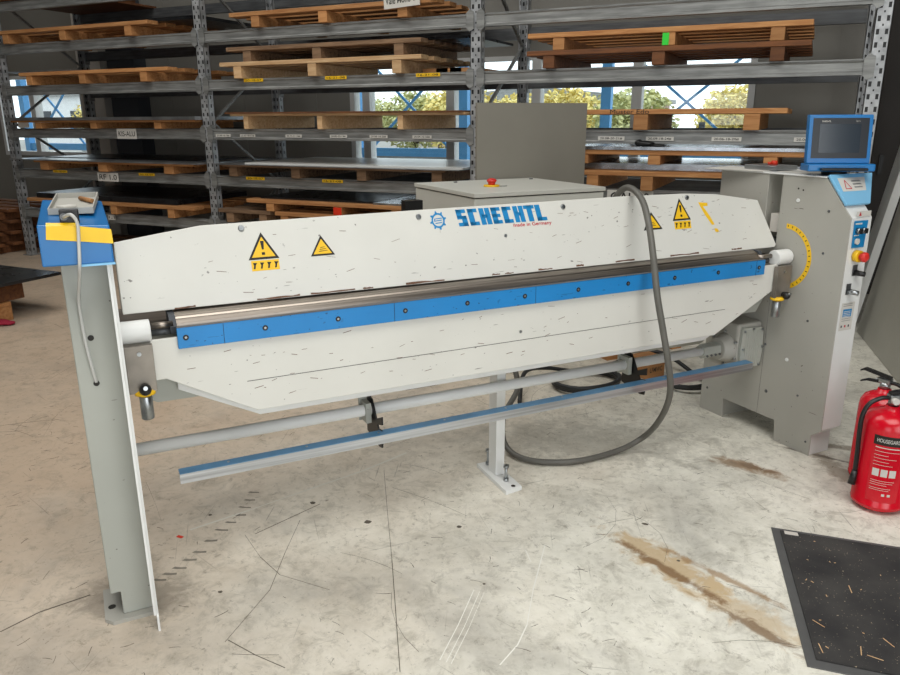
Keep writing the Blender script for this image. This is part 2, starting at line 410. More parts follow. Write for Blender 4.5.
# ================================================================== OUTSIDE THE WINDOWS
struct('ground_outside', MB().box(-60,40,WALL_Y+.2,70,-.5,-.12), 'asphalt')
def outdoor_frame(x0, x1, label, braces=True, posts=(True,True)):
    o = empty('storage_frame', ((x0+x1)/2, 9.5, -.12), 0, label, 'steel frame', 'blue steel frames outside the windows')
    L = lambda x: x-(x0+x1)/2
    for px, on in ((x0,posts[0]),(x1,posts[1])):
        if on: MB().box(L(px)-.06,L(px)+.06,-.06,.06,0,3.2).build('post','bluesteel',o)
    if braces:
        for s in (1,-1):
            MB().prism([(-.024,-.022),(.024,-.022),(.024,.022),(-.024,.022)],
               lambda a,b: (L(x0)*s+a, -.02*s+b*.5, .95), lambda a,b: (L(x1)*s+a, -.02*s+b*.5, 2.52)).build('cross_brace','bluesteel',o)
    MB().box(L(x0)+.06,L(x1)-.06,-.04,.04,1.06,1.17).build('beam','bluesteel',o)
    return o
outdoor_frame(-5.9,-4.24,'blue steel frame with crossed braces outside the middle rack bay')
outdoor_frame(-2.34,-.45,'blue steel frame with crossed braces outside the right rack bay')
outdoor_frame(-12.9,-11.3,'blue cross-braced frame outside the far left window')
t = empty('strap',(-2.95,9.35,-.12),0,'green strap hanging outside behind the middle window','strap')
MB().box(-.04,.04,-.02,.02,0,1.45).build('webbing','green',t)
# low fence and sheds
fe = empty('fence',(-3,11.5,-.12),0,'low grey fence outside behind the blue steel frames','fence')
for z in (.5,.85,1.2): MB().box(-11,5,-.03,.03,z,z+.16).build('rail','galv',fe)
for k in range(8): MB().box(-10.5+k*2.0,-10.42+k*2.0,.03,.1,0,1.5).build('post','galvdark',fe)
def shed(name, x, y, w_, d, h, mat, label, roof='galv'):
    o = empty(name,(x,y,-.12),0,label,'building')
    MB().box(-w_/2,w_/2,-d/2,d/2,0,h).build('wall',mat,o)
    MB().prism([(-w_/2-.3,h),(w_/2+.3,h),(w_/2+.3,h+.25),(0,h+.9),(-w_/2-.3,h+.25)], lambda a,b:(a,-d/2-.3,b), lambda a,b:(a,d/2+.3,b)).build('roof',roof,o)
    for k in range(int(w_//3)):
        f = MB().box(-w_/2+1+k*3,-w_/2+2.2+k*3,-d/2-.05,-d/2-.002,.9,min(h-.5,2.1)).build('window','darkcol',o)
M['pink'] = paint('pink_brick_wall',(222,190,180),.8)
M['shedw'] = paint('white_shed_wall',(225,226,226),.7)
shed('pink_building', -14, 44, 12, 8, 2.3, 'pink', 'pale pink building with flat windows far outside behind the trees')
shed('white_building', 6, 52, 14, 8, 1.6, 'shedw', 'long low white building far outside to the right')
shed('warehouse', -38, 38, 16, 8, 3.0, 'shedw', 'white warehouse far outside beyond the left window')
def tree(x, y, h, r, mat, label, seed):
    rd = random.Random(seed); o = empty('tree',(x,y,-.12),0,label,'tree','autumn trees outside the windows')
    tr = MB().cyl((0,0,0),(.05,0,h*.55),.11,.05,8)
    for k in range(4):
        a = rd.uniform(0,2*pi); tr.cyl((0,0,h*(.3+.06*k)),(cos(a)*r*.5,sin(a)*r*.5,h*(.5+.08*k)),.04,.015,6)
    tr.build('trunk','bark',o)
    fb = bmesh.new()
    for k in range(2600):
        u = rd.uniform(-1,1); a = rd.uniform(0,2*pi); q = rd.random()**.45
        p = Vector((cos(a)*math.sqrt(1-u*u)*r*q, sin(a)*math.sqrt(1-u*u)*r*q, h*.62+u*h*.38*q))
        s = rd.uniform(.04,.09); e1 = Vector((rd.uniform(-1,1),rd.uniform(-1,1),rd.uniform(-1,1))).normalized(); e2 = e1.cross(Vector((rd.uniform(-1,1),rd.uniform(-1,1),1))).normalized()
        vs = [fb.verts.new(p+e1*s*i+e2*s*j) for i,j in ((-1,-.5),(0,-1),(1,.3),(.2,1))]
        fb.faces.new(vs)
    mb = MB(); mb.bm.free(); mb.bm = fb; mb.build('foliage',mat,o)
TREES = [(-14.2,20,2.6,1.15,'leafy','yellow tree outside, seen leftmost through the middle window'),
 (-11.6,22,2.4,1.2,'leafg','green-yellow tree outside left of the middle window cross brace'),
 (-9.0,20,2.5,1.2,'leafy','round yellow tree outside behind the middle window cross brace'),
 (-6.6,22,2.4,1.15,'leafy','yellow tree outside beside the blue post of the middle window'),
 (-4.2,20,2.3,1.1,'leafg','olive tree outside left of the thick blue post'),
 (-1.9,22,2.4,1.1,'leafy','yellow tree outside just right of the thick blue post'),
 (.9,21,2.8,1.3,'leafy','tall yellow tree outside at the right end of the window'),
 (-2.6,31,2.4,1.6,'leafg','distant green tree outside behind the right cross brace'),
 (-27,24,2.6,1.7,'leafy','yellow tree outside behind the far left window'),
 (-17.0,28,2.5,1.5,'leafg','farther green tree outside at the left of the middle window'),
 (-13.6,28,2.5,1.5,'leafy','farther yellow tree outside behind the leftmost middle tree'),
 (-10.2,28,2.5,1.5,'leafy','farther yellow tree outside behind the middle window cross brace'),
 (-6.9,28,2.4,1.5,'leafg','farther olive tree outside behind the middle window post'),
 (1.0,28,2.5,1.6,'leafg','farther green tree outside at the far right of the window')]
for i,(x,y,h,r,mt,lb) in enumerate(TREES): tree(x,y,h,r,mt,lb,30+i)

# ================================================================== THE PALLET RACK
RY0, RY1 = 5.51, 6.61
POSTS = [-7.79, -5.05, -2.37, .30]
LV = [.95, 1.365, 1.79, 2.195, 2.60]     # top of each beam level (mid and right bays), E level below
rack = empty('pallet_rack', (-3.75, 6.06, 0), 0, 'long galvanised pallet rack of three bays along the back wall', 'pallet rack')
RO = Vector((-3.75,6.06,0))
def rp(mb, name, mat, origin, parent=None, **k):      # a rack part, mesh origin at `origin` (world)
    o = mb.build(name, mat, parent or rack)
    o.location = (Vector(origin)-RO) if not parent else Vector(origin)
    return o
for X in POSTS:
    for Y, nm in ((RY0+.035,'front_upright'),(RY1-.035,'rear_upright')):
        u = MB()
        sgn = 1 if nm == 'front_upright' else -1
        u.box(-.044,.044,-.035*sgn if sgn>0 else .031,-.031 if sgn>0 else .035,.006,4.2)
        for sx in (-1,1):
            u.box(min(sx*.044,sx*.040),max(sx*.044,sx*.040),-.035,.035,.006,4.2)
            u.box(min(sx*.044,sx*.026),max(sx*.044,sx*.026),min(.031*sgn,.035*sgn),max(.031*sgn,.035*sgn),.006,4.2)
        uo = rp(u, nm, 'slot', (X,Y,0))
        MB().box(-.07,.07,-.06,.06,0,.006).cyl((.055,.045,0),(.055,.045,.02),.008,n=8).build('foot_plate','galv',uo)
    z = .18; d = 1
    while z < 3.9:
        a, b_ = (-.47,.47) if d > 0 else (.47,-.47)
        z1 = z+.62
        rp(MB().prism([(-.012,-.012),(.012,-.012),(.012,.012),(-.012,.012)], lambda p,q:(p,a,q+z), lambda p,q:(p,b_,q+z1)), 'diagonal_brace', 'galv', (X,6.06,0))
        z = z1; d = -d
BEAMPROF = [(0,.0),(.05,0),(.05,.095),(.012,.095),(.012,.088),(.0,.08),(.006,.072),(.006,.024),(0,.016)]
def beam(bay, ztop, front=True):
    xa, xb = POSTS[bay]+.046, POSTS[bay+1]-.046; L = (xb-xa)/2
    Y = RY0-.004 if front else RY1-.046
    s = 1 if front else -1
    prof = BEAMPROF if front else [(.05-a,b) for a,b in BEAMPROF]
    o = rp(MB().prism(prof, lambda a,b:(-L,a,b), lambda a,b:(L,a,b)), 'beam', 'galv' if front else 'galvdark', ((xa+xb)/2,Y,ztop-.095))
    for sx in (-1,1):
        k = MB()
        x_ = sx*L
        k.box(min(x_,x_-sx*.004)-.0,max(x_,x_-sx*.004), -.006, .055, -.035,.13)
        if front:
            k.prism([(x_,-.030),(x_-sx*.028,-.001),(x_-sx*.028,.096),(x_,.125),(x_+sx*.034,.105),(x_+sx*.034,-.012)], lambda a,b:(a,-.010,b), lambda a,b:(a,-.006,b))
        k.build('connector','galv',o)
    return o
EL = .53
FB = {}
for bay in range(3):
    for z in [EL]+LV: FB[(bay,z)] = beam(bay, z); beam(bay, z, False)
# --- stickers and paper signs on the beams (sub-parts of the beam, in its coordinates)
def on_beam(bay, zt, X, w_, h, dz, name, mat, text=None, tcol='ink', th=.6, label=None, proud=0.0, tw=None):
    bo = FB[(bay,zt)]; xa, xb = POSTS[bay], POSTS[bay+1]; x = X-(xa+xb)/2; y = -.003-proud
    m = MB().box(x-w_/2,x+w_/2,y-.0012,y,dz,dz+h).build(name, mat, bo)
    if label: m['label'] = label
    if text:
        lettering(text, h*th, lambda a,b:(x-w_/2+w_*.08+a, y-.0018, dz+h*(1-th)/2+b), 'lettering', tcol, m, bold=.012, width=tw or w_*.84)
def gen(X): return X
SCODE = ['20.08-18-10#','20.07-18-11#','20.10-21-16#','20.02-20-13#','20.08-18-26#','20.04-10-38#','20.09-20-31#']
for X,t_ in zip((-4.86,-4.58,-4.08,-3.62,-3.23,-2.83),SCODE): on_beam(1,1.365,X,.17,.026,.024,'number_sticker','paper',t_)
for X,t_ in zip((-1.31,-.97,-.53,-.02),('20.08-20-21#','20.09-18-24#','20.06-18-20#','20.06-11-12#')): on_beam(2,1.365,X,.19,.028,.022,'number_sticker','paper',t_)
for bay,z,X in ((0,.95,-7.08),(0,.95,-5.86),(1,.95,-4.53),(1,.95,-3.70),(1,1.79,-4.47),(1,1.79,-3.62),(1,1.79,-2.77)):
    on_beam(bay,z,X,.21,.026,.066,'yellow_number_sticker','yellow','20-18-07' if X<-4 else '16-21-08')
on_beam(0,.95,-6.38,.29,.085,-.002,'paper_sign','paper','RF 1.0',th=.62,label='white paper sign reading RF 1.0',proud=.01)
on_beam(0,1.365,-6.05,.26,.095,.0,'paper_sign','paper','KIS-ALU',th=.5,label='white paper sign reading KIS-ALU',proud=.01)
on_beam(2,.95,-1.15,.33,.09,.0,'paper_sign','paper',"GAL'60",th=.72,label='white paper sign with a handwritten GAL note',proud=.01)
on_beam(0,EL,-6.40,.10,.05,.03,'paper_sign','paper','1,1',th=.6,proud=.01)
on_beam(0,1.365,-7.52,.17,.055,.103,'price_label','paper',None,proud=.01)

# ================================================================== PALLETS AND METAL SHEETS
def pallet(x0, x1, z, runners, mat, label, group='wooden pallets on the rack', depth=1.02, y0=5.45, rh=.088, dh=.034, rw=.085, marks=()):
    xc = (x0+x1)/2
    o = empty('pallet', (xc,y0+depth/2,z), 0, label, 'pallet', group)
    d = MB(); n = 5
    for k in range(n):
        yy = -depth/2+(depth-.13)*k/(n-1)
        d.box(x0-xc,x1-xc,yy,yy+.13,rh,rh+dh,.004)
    d.build('deck_boards',mat,o)
    for i, X in enumerate(runners):
        r_ = MB().box(-rw/2,rw/2,-depth/2+.004,depth/2-.004,0,rh-.001,.004).build('runner',mat,o,loc=(X-xc,0,0))
        if i in [m_[0] for m_ in marks]:
            mk = [m_ for m_ in marks if m_[0]==i][0][1]
            MB().box(-rw/2+.002,-rw/2+.002+rw*(.5 if mk=='greentape' else .95),-depth/2,-depth/2+.0035,.002,rh-.004).build('painted_mark',mk,r_)
    return o
def sheet(x0,x1,z,t_,mat,label,y0=5.42,y1=6.52,cat='metal sheet',group='metal sheets on the rack pallets',name='metal_sheet',rz=0):
    xc, yc = (x0+x1)/2,(y0+y1)/2
    o = MB().box(x0-xc,x1-xc,y0-yc,y1-yc,0,t_).build(name,mat,loc=(xc,yc,z)); o.rotation_euler.z = rz
    return tag(o,label,cat,group)
P1 = .122   # pallet height
# left bay
pallet(-7.70,-5.58,2.195,(-7.54,-6.71,-5.84),'wood','orange-brown pallet on the left bay top visible shelf')
sheet(-6.6,-5.12,2.195+P1,.03,'sheetdark','dark sheet stack on the upper left bay pallet',y0=5.6)
sheet(-7.74,-6.60,2.601,.02,'wooddark','brown board above the frame edge at the top left, underside showing',cat='board',name='brown_board',y0=5.50,y1=6.60)
pallet(-7.70,-6.66,2.622,(-7.5,-6.80),'wooddark','brown pallet on the board at the top left edge')
pallet(-7.42,-5.40,1.79,(-7.28,-6.52,-5.71),'wood','yellowish pine pallet on the left bay shelf above the left window')
sheet(-7.74,-6.78,1.79+P1+.012,.012,'sheetgrey','silver sheet jutting left on the yellowish left bay pallet',y0=5.55)
sheet(-7.6,-7.1,1.79+P1,.012,'sheetgrey','narrow grey sheet under the jutting silver sheet',y0=5.6)
pallet(-7.66,-5.13,1.365,(-7.25,-6.45,-5.6),'wood','pallet behind the KIS-ALU sign, under a steel sheet',rh=.06,dh=.02)
sheet(-7.70,-5.10,1.365+.08,.03,'sheetgrey','thick steel sheet on the pallet behind the KIS-ALU sign')
pallet(-7.4,-5.2,.95,(-7.25,-6.40,-5.52),'wood','pallet above the RF 1.0 sign, under a shiny sheet',rh=.075,dh=.02,rw=.12)
sheet(-7.73,-5.12,.95+.095,.012,'sheetgrey','shiny thin sheet above the RF 1.0 sign',y1=6.56)
sheet(-7.6,-5.4,.95+.107,.008,'sheetdark','dark thin sheet lying on the shiny sheet above the RF 1.0 sign',y0=5.75,y1=6.5)
pallet(-7.6,-5.24,EL,(-7.3,-6.32,-5.55),'wood','orange pallet on the lowest left bay shelf',rh=.085)
sheet(-7.5,-5.5,EL+P1,.05,'sheetdark','dark sheet stack on the lowest left bay pallet',y0=5.5)
pallet(-7.5,-5.5,0,(-7.3,-6.5,-5.7),'wooddark','dark pallet on the floor under the left bay')
pallet(-4.7,-2.7,0,(-4.5,-3.7,-2.9),'wooddark','dark pallet on the floor under the middle bay')
# middle bay
pallet(-4.64,-2.66,2.195,(-4.37,-3.69,-2.96),'wood','orange pallet with a paper note on the top middle shelf')
pallet(-4.79,-2.80,1.79,(-4.60,-3.82,-3.02),'woodpale','pale pine pallet with stickers under it on the middle shelf',rh=.1)
for k in range(3):
    tag(MB().box(-.11,.11,-.45,.45,0,.04).build('wooden_board','wood',loc=(-2.79+.12*k,6.12+.0*k,1.79+.075-.012*k)),
        ('wooden board nearest the pale pine pallet, first of three steps','middle of three stepped wooden boards beside the pale pine pallet','wooden board nearest the rack post, last of three steps')[k],'board','stepped boards beside the pale pallet')
for k in range(3): bpy.data.objects[('wooden_board','wooden_board.001','wooden_board.002')[k]].location.z = 1.79
pallet(-4.72,-2.81,1.79+.1345,(-4.50,-3.78,-3.01),'woodold','dark weathered pallet stacked on the pale pine pallet',y0=5.47)
sheet(-4.6,-2.45,1.79+.1345+P1,.02,'sheetdark','dark sheet on the weathered middle bay pallet',y0=5.7)
pallet(-4.72,-2.43,1.365,(-4.55,-3.77,-3.0),'woodpale','pallet with pale runners under a dark sheet at window height',rh=.11,dh=.02,rw=.05)
sheet(-4.75,-2.44,1.365+.130,.012,'wooddark','thin dark board on the pale runner pallet at window height',cat='board',name='dark_board')
pallet(-4.86,-2.60,.95,(-4.74,-4.05,-3.38,-2.68),'woodold','brown pallet under the white sheets of the middle bay',rh=.085,dh=.02,rw=.09)
sheet(-4.92,-2.46,.95+.105,.006,'sheetgrey','grey sheet directly under the white sheet in the middle bay',y0=5.40)
sheet(-4.6,-2.46,.95+.111,.014,'sheetwhite','white coated sheet in the middle bay below the window',y0=5.46,y1=6.56,rz=.006)
pallet(-4.95,-4.35,EL,(-4.82,-4.44),'woodold','short pallet at the left end of the lowest middle shelf')
pallet(-4.3,-2.98,EL,(-4.2,-3.64,-3.08),'wood','lower pallet of the two stacked on the lowest middle shelf')
pallet(-4.61,-3.00,EL+P1,(-4.35,-3.63,-3.06),'wood','upper pallet with a red painted runner on the lowest middle shelf',marks=((1,'redpaint'),),rh=.07)
sheet(-4.5,-3.3,EL+P1+.104,.016,'sheetdark','dark sheet on the pallet with the red runner',y0=5.52)
sheet(-3.28,-2.46,EL+P1+.104,.016,'aluside','bright aluminium sheet beside the dark sheet, near the grey cabinet',y0=5.46)
# paper note on the top pallet
nt_ = MB().box(-.155,.155,-.003,.003,0,.20).build('paper_note','paper',loc=(-2.95,5.435,2.262))
tag(nt_,'white paper note with handwriting hanging on the top middle pallet','paper note'); nt_.rotation_euler.y = R(-3)
lettering('Vale Mono 1',.055,lambda a,b:(-.14+a,-.0045,.03+b),'handwriting','ink',nt_,bold=.01,width=.25)
tag(MB().box(-.03,.03,-.003,.003,0,.14).build('paper_note','paper',loc=(-2.68,5.435,2.30)),'small blank white slip right of the larger paper note','paper note')
# right bay
pallet(-1.945,-.077,1.79,(-1.78,-1.01,-.27),'wooddark','reddish-brown pallet on the upper right shelf, lower of two',rh=.085)
pallet(-1.94,-.08,1.79+.1205,(-1.71,-.95,-.28),'wood','pale pallet with a green painted runner, upper right shelf',marks=((1,'greentape'),),rh=.082)
pallet(-1.62,-.17,1.365,(-1.10,-.38),'wood','orange pallet on the middle right shelf in front of the window',rh=.105,rw=.10)
pallet(-1.62,-.08,.95,(-1.42,-1.03,-.3),'wood','lower pallet of the two behind the GAL sign',rh=.1)
sheet(-1.60,.12,.95+.135,.045,'aluside','shiny aluminium sheet stack between two right bay pallets',y0=5.60)
pallet(-1.62,.14,.95+.181,(-1.50,-.99,-.24),'wood','upper pallet of the two behind the grey upright panel',rh=.065)
sheet(-1.62,.16,.95+.2805,.022,'aluside','bright aluminium sheet with a black glove on it',y0=5.44)
gv = MB().ball((0,0,.020),.05,(1.3,.7,.42)).ball((.08,.01,.010),.03,(2,.7,.34)).ball((-.05,.02,.024),.03,(1,1,.8))
for k in range(4): gv.cyl((.04,-.03+.02*k,.008),(.14-.01*k,-.045+.026*k,.006),.008,.006,8)
tag(gv.build('glove','black',loc=(-1.06,5.478,1.2530)),'black work glove lying on the bright sheet in the right bay','glove')
lettering('Muster Edo',.030,lambda a,b:(a,-.0004,b),'handwriting','ink',[o for o in bpy.data.objects if o.get('label','').startswith('orange pallet on the middle right')][0],bold=.0,width=.27)
hw = [o for o in bpy.data.objects if o.name.startswith('handwriting')][-1]; hw.location = (-.42,-.512,.108)
# timber beyond the left end of the rack
for k,(x,z,dx) in enumerate(((-8.95,0,0),(-8.92,P1+.02,.03),(-8.95,2*(P1+.02),0),(-8.98,3*(P1+.02)+.12,0))):
    pass
lb = ['bottom pallet of the dark stack beyond the left rack end','second pallet up in the dark stack beyond the left rack end','third pallet up in the dark stack beyond the left rack end','top pallet of the dark stack beyond the left rack end']
for k in range(4): pallet(-9.6,-8.05,k*.1235,(-9.4,-8.8,-8.2),'wooddark',lb[k],'pallets stacked beyond the left rack end',y0=5.3)
for k,z in enumerate((.85,1.0,)): pass

# pallets with a steel sheet on the floor at the left edge
for zz, ya, xb, mt_, lb1 in ((0,3.56,-5.33,'wood','lower pallet on the floor at the left edge under a steel sheet'),(.141,3.69,-5.35,'wooddark','upper pallet of the two at the left edge, right under the steel sheet')):
    fp = empty('pallet',(xb-.6,ya-.5,zz),0,lb1,'pallet')
    d = MB()
    for k in range(6): d.box(-.6+k*.22,-.5+k*.22,-.5,.5,.11,.14,.003)
    d.build('deck_boards',mt_,fp)
    for x in (-.55,0,.55): MB().box(x-.05,x+.05,-.5,.5,0,.109,.003).build('runner',mt_,fp)
tag(MB().box(-.94,.94,-.66,.66,0,.022).build('metal_sheet','sheetdark',loc=(-6.17,3.28,.282)),'glossy dark steel sheet on the floor pallets at the left edge','metal sheet')
rg = MB().ball((0,0,.02),.06,(1.2,.8,.35)).ball((.05,.02,.015),.04,(1,1,.35))
M['redcloth'] = paint('crimson_cloth',(150,20,50),.8)
tag(rg.build('rag','redcloth',loc=(-5.26,3.42,.0)),'crimson rag on the floor beside the pallets at the left edge','rag')

# ================================================================== THE FOLDING MACHINE
MO = Vector((1.41,2.36,0))              # machine frame: u along, v depth, z up
def mw(u,v,z=0): return Vector((u*cos(MYAW)-v*sin(MYAW), u*sin(MYAW)+v*cos(MYAW), z))
mach = empty('folding_machine', mw(MO.x,MO.y), MYAW, 'long white and blue sheet metal folding machine standing across the floor', 'folding machine')
def mp(mb, name, mat, parent=None, bev=0, label=None):
    o = mb.build(name, mat, parent or mach, bev=bev)
    bm = o.data
    for v in bm.vertices: v.co -= MO
    if label: o['label'] = label
    return o
U0, U1 = .058, 2.766
# --- left side post
post = mp(MB().prism([(-.064,.09),(-.036,.09),(-.036,.012),(.050,.012),(.050,1.10),(-.064,1.10)], lambda a,b:(a,2.18,b), lambda a,b:(a,2.46,b)), 'side_post','ral',bev=.004)
bp = MB().prism([(-.088,2.18),(-.066,2.155),(.048,2.155),(.048,2.34),(-.088,2.34)], lambda a,b:(a,b,0), lambda a,b:(a,b,.012))
mp(bp,'base_plate','ral_side',post)
mp(MB().cyl((-.066,2.235,.012),(-.066,2.235,.0135),.011), 'bolt_hole','ink',post)
mp(MB().cyl((-.017,2.1798,.882),(-.017,2.1785,.882),.008), 'hole','ink',post)
mp(MB().cyl((-.019,2.1798,.752),(-.019,2.1785,.752),.008), 'hole','ink',post)
sp_ = MB().prism([(2.075,.055),(2.067,.05),(2.067,0),(2.11,0),(2.12,.05),(2.55,.05),(2.55,.90),(2.47,1.10),(2.075,1.10)], lambda a,b:(.051,a,b), lambda a,b:(.057,a,b))
mp(sp_,'side_plate','whiteclean')
mp(MB().box(.044,.0505,2.067,2.072,.055,1.10),'side_plate_lit_strip','whiteclean')  # white strip added to stand for the plate's brightly lit inner face
# --- blue housing on the post
hb = MB()
b = bmesh.new()
P = [(-.099,2.05,1.105),(.063,2.05,1.103),(.063,2.40,1.103),(-.099,2.40,1.105),
     (-.098,2.05,1.207),(.062,2.05,1.197),(.060,2.38,1.228),(-.090,2.38,1.238)]
vs = [b.verts.new(p) for p in P]
for f in ((0,1,2,3),(4,5,6,7),(0,1,5,4),(1,2,6,5),(2,3,7,6),(3,0,4,7)): b.faces.new([vs[i] for i in f])
bmesh.ops.recalc_face_normals(b, faces=b.faces); hb.merge(b)
hood = mp(hb,'blue_housing','hood',bev=.004,label='blue sheet metal housing on top of the left post')
mp(MB().box(-.02,.064,2.040,2.05,1.101,1.106),'edge_lip','bluesheen',hood)
# yellow tape across the housing front
tp = MB()
tp.quadpoly([(-.078,2.049,1.203),(-.006,2.049,1.200),(.0645,2.049,1.188),(.0655,2.049,1.152),(-.003,2.049,1.162),(-.082,2.049,1.172)][::-1], .0012, (0,-1,0))
tp.quadpoly([(-.078,2.048,1.203),(-.006,2.048,1.200),(-.006,2.065,1.205),(-.078,2.065,1.2095)], .0012, (0,0,1))
mp(tp,'yellow_tape','tape',hood)
# --- upper beam cover (tilted white face)
def cface(u,z,e=0):      # point on the cover's front face, e = proud of the face
    return (u, 2.335+.32*(z-.895)-e*.95, z+e*.3)
outl = [(.075,.899),(.077,1.104),(.200,1.121),(.328,1.137),(.75,1.141),(1.133,1.144),(1.6,1.146),(1.945,1.148),(2.28,1.144),(2.45,1.134),(2.691,1.098),(2.766,.905),(2.755,.893)]
cv = MB().prism(outl, lambda a,b: cface(a,b), lambda a,b: (a,2.335+.32*(b-.895)+.08,(b-.035 if b>1 else b)))
cover = mp(cv,'upper_beam_cover','white',bev=.003,label='white chipped front cover of the upper beam')
M['rust'] = paint('rusty_chips',(110,78,60),.8,0,.3,30)
ch = MB(); rd = random.Random(4)
u_ = .22
while u_ < 2.7:                         # worn, chipped lower edge
    L_ = rd.uniform(.03,.16)
    pts = [(u_+i*L_/6, .899+rd.uniform(0,.002)) for i in range(7)] + [(u_+i*L_/6, .903+rd.uniform(0,.004)) for i in range(6,-1,-1)]
    ch.prism(pts, lambda a,b: cface(a,b,.0002), lambda a,b: cface(a,b,.0006)); u_ += L_+rd.uniform(.02,.2)
for k in range(60):
    u = rd.uniform(.12,2.65); z = rd.uniform(.915,1.12); L_ = rd.uniform(.004,.032); a_ = rd.uniform(-.25,.3); t_ = rd.uniform(.0008,.0016)
    ch.prism([(u,z),(u+L_*cos(a_),z+L_*sin(a_)),(u+L_*cos(a_),z+L_*sin(a_)+t_),(u,z+t_)], lambda a,b: cface(a,b,.0002), lambda a,b: cface(a,b,.0005))
tag(mp(ch,'paint_chips','rust',cover), kind='stuff')
for u,z in ((.449,1.120),(1.059,1.120),(1.664,1.122),(2.286,1.127)):
    p0 = cface(u,z,0); p1 = cface(u,z,.006); sc = MB().cyl(p0,p1,.0105,.008,14); p2 = cface(u,z,.0062); sc.cyl(p1,p2,.004,.004,6)
    mp(sc,'cover_screw','zinc',cover)
for u,z in ((1.395,1.034),): mp(MB().cyl(cface(u,z,0),cface(u,z,.003),.006,n=12),'cover_screw','zinc',cover)
# warning signs
def ctri(u,z,w_,h,name,skull=True,panel=True):
    s_o = MB().prism([(u-w_/2,z),(u+w_/2,z),(u,z+h)], lambda a,b: cface(a,b,.0002), lambda a,b: cface(a,b,.0008))
    o = mp(s_o,name,'ink',cover)
    q = w_*.07
    mp(MB().prism([(u-w_/2+q*1.7,z+q),(u+w_/2-q*1.7,z+q),(u,z+h-q*2)], lambda a,b: cface(a,b,.0009), lambda a,b: cface(a,b,.0012)),'yellow_field','yellow',o)
    k = MB()
    if skull:
        k.prism([(u-.006,z+h*.68),(u+.006,z+h*.68),(u+.003,z+h*.36),(u-.003,z+h*.36)], lambda a,b: cface(a,b,.0013), lambda a,b: cface(a,b,.0016))
        k.prism([(u-.005,z+h*.26),(u+.005,z+h*.26),(u+.005,z+h*.16),(u-.005,z+h*.16)], lambda a,b: cface(a,b,.0013), lambda a,b: cface(a,b,.0016))
        mp(k,'exclamation_mark','ink',o)
    else:
        for i in range(3):
            zz = z+h*(.2+.09*i)
            k.prism([(u-.014+.003*i,zz),(u+.018-.004*i,zz+.002),(u+.016-.004*i,zz+h*.05),(u-.010+.003*i,zz+h*.04)], lambda a,b: cface(a,b,.0013), lambda a,b: cface(a,b,.0016))
        mp(k,'hand_symbol','ink',o)
    if panel:
        q_ = MB().prism([(u-w_*.43,z-.034),(u+w_*.47,z-.034),(u+w_*.47,z-.003),(u-w_*.43,z-.003)], lambda a,b: cface(a,b,.0002), lambda a,b: cface(a,b,.0008))
        mp(q_,'caption_field','yellow',o)
        k = MB()
        for i in range(4):
            x = u-w_*.34+i*w_*.23
            k.prism([(x-.004,z-.028),(x+.002,z-.028),(x+.005,z-.016),(x+.010,z-.010),(x-.004,z-.009),(x-.001,z-.018)], lambda a,b: cface(a,b,.0009), lambda a,b: cface(a,b,.0012))
        mp(k,'hand_pictograms','ink',o)
ctri(.507,1.022,.098,.082,'warning_sign')
ctri(.700,1.018,.082,.064,'warning_sign',skull=False,panel=False)
ctri(2.086,1.010,.098,.070,'warning_sign',skull=False,panel=False)
ctri(2.243,1.038,.098,.088,'warning_sign')
oc = MB().prism([(2.345,1.105),(2.395,1.10),(2.395,1.088),(2.368,1.088),(2.40,1.045),(2.42,1.01),(2.405,1.01),(2.375,1.05),(2.352,1.09)], lambda a,b: cface(a,b,.0002), lambda a,b: cface(a,b,.0007))
oc.prism([(2.415,.995),(2.432,.993),(2.44,.98),(2.42,.98)], lambda a,b: cface(a,b,.0002), lambda a,b: cface(a,b,.0007))
mp(oc,'worn_sticker_remains','yellow',cover)
# brand lettering: heavy block strokes in a 5 x 6 cell
GL = {'S':[(0,4.7,5,6),(0,3.0,2.7,6),(0,2.5,5,3.7),(2.3,0,5,3.6),(0,0,5,1.3)],
      'C':[(0,4.7,5,6),(0,0,2.9,6),(0,0,5,1.3)], 'H':[(0,0,2.6,6),(3.1,0,5.7,6),(1,2.4,4,3.7)],
      'E':[(0,0,2.9,6),(0,4.7,5,6),(0,2.4,4.6,3.6),(0,0,5,1.3)], 'T':[(-.4,4.7,5.6,6),(1.2,0,4.1,6)], 'L':[(0,0,2.9,6),(0,0,5.6,1.3)]}
lt = MB(); x = 1.208
cw, chh = .0405, .058/6
for chx in 'SCHECHTL':
    for (a0,b0,a1,b1) in GL[chx]:
        f = lambda a,b,e: cface(x+(a)*cw/5.3-(b-3)*.0016, 1.0775+b*chh, e)
        lt.prism([(a0,b0),(a1,b0),(a1,b1),(a0,b1)], lambda a,b: f(a,b,.0002), lambda a,b: f(a,b,.0007))
    x += (.0495 if chx=='H' else .0465)
mp(lt,'brand_lettering','blueink',cover)
lo = lettering('made in Germany', .017, lambda a,b: tuple(Vector(cface(1.435+a,1.058+b,.0006))-MO), 'origin_lettering','redink',cover,bold=.018,width=.168)
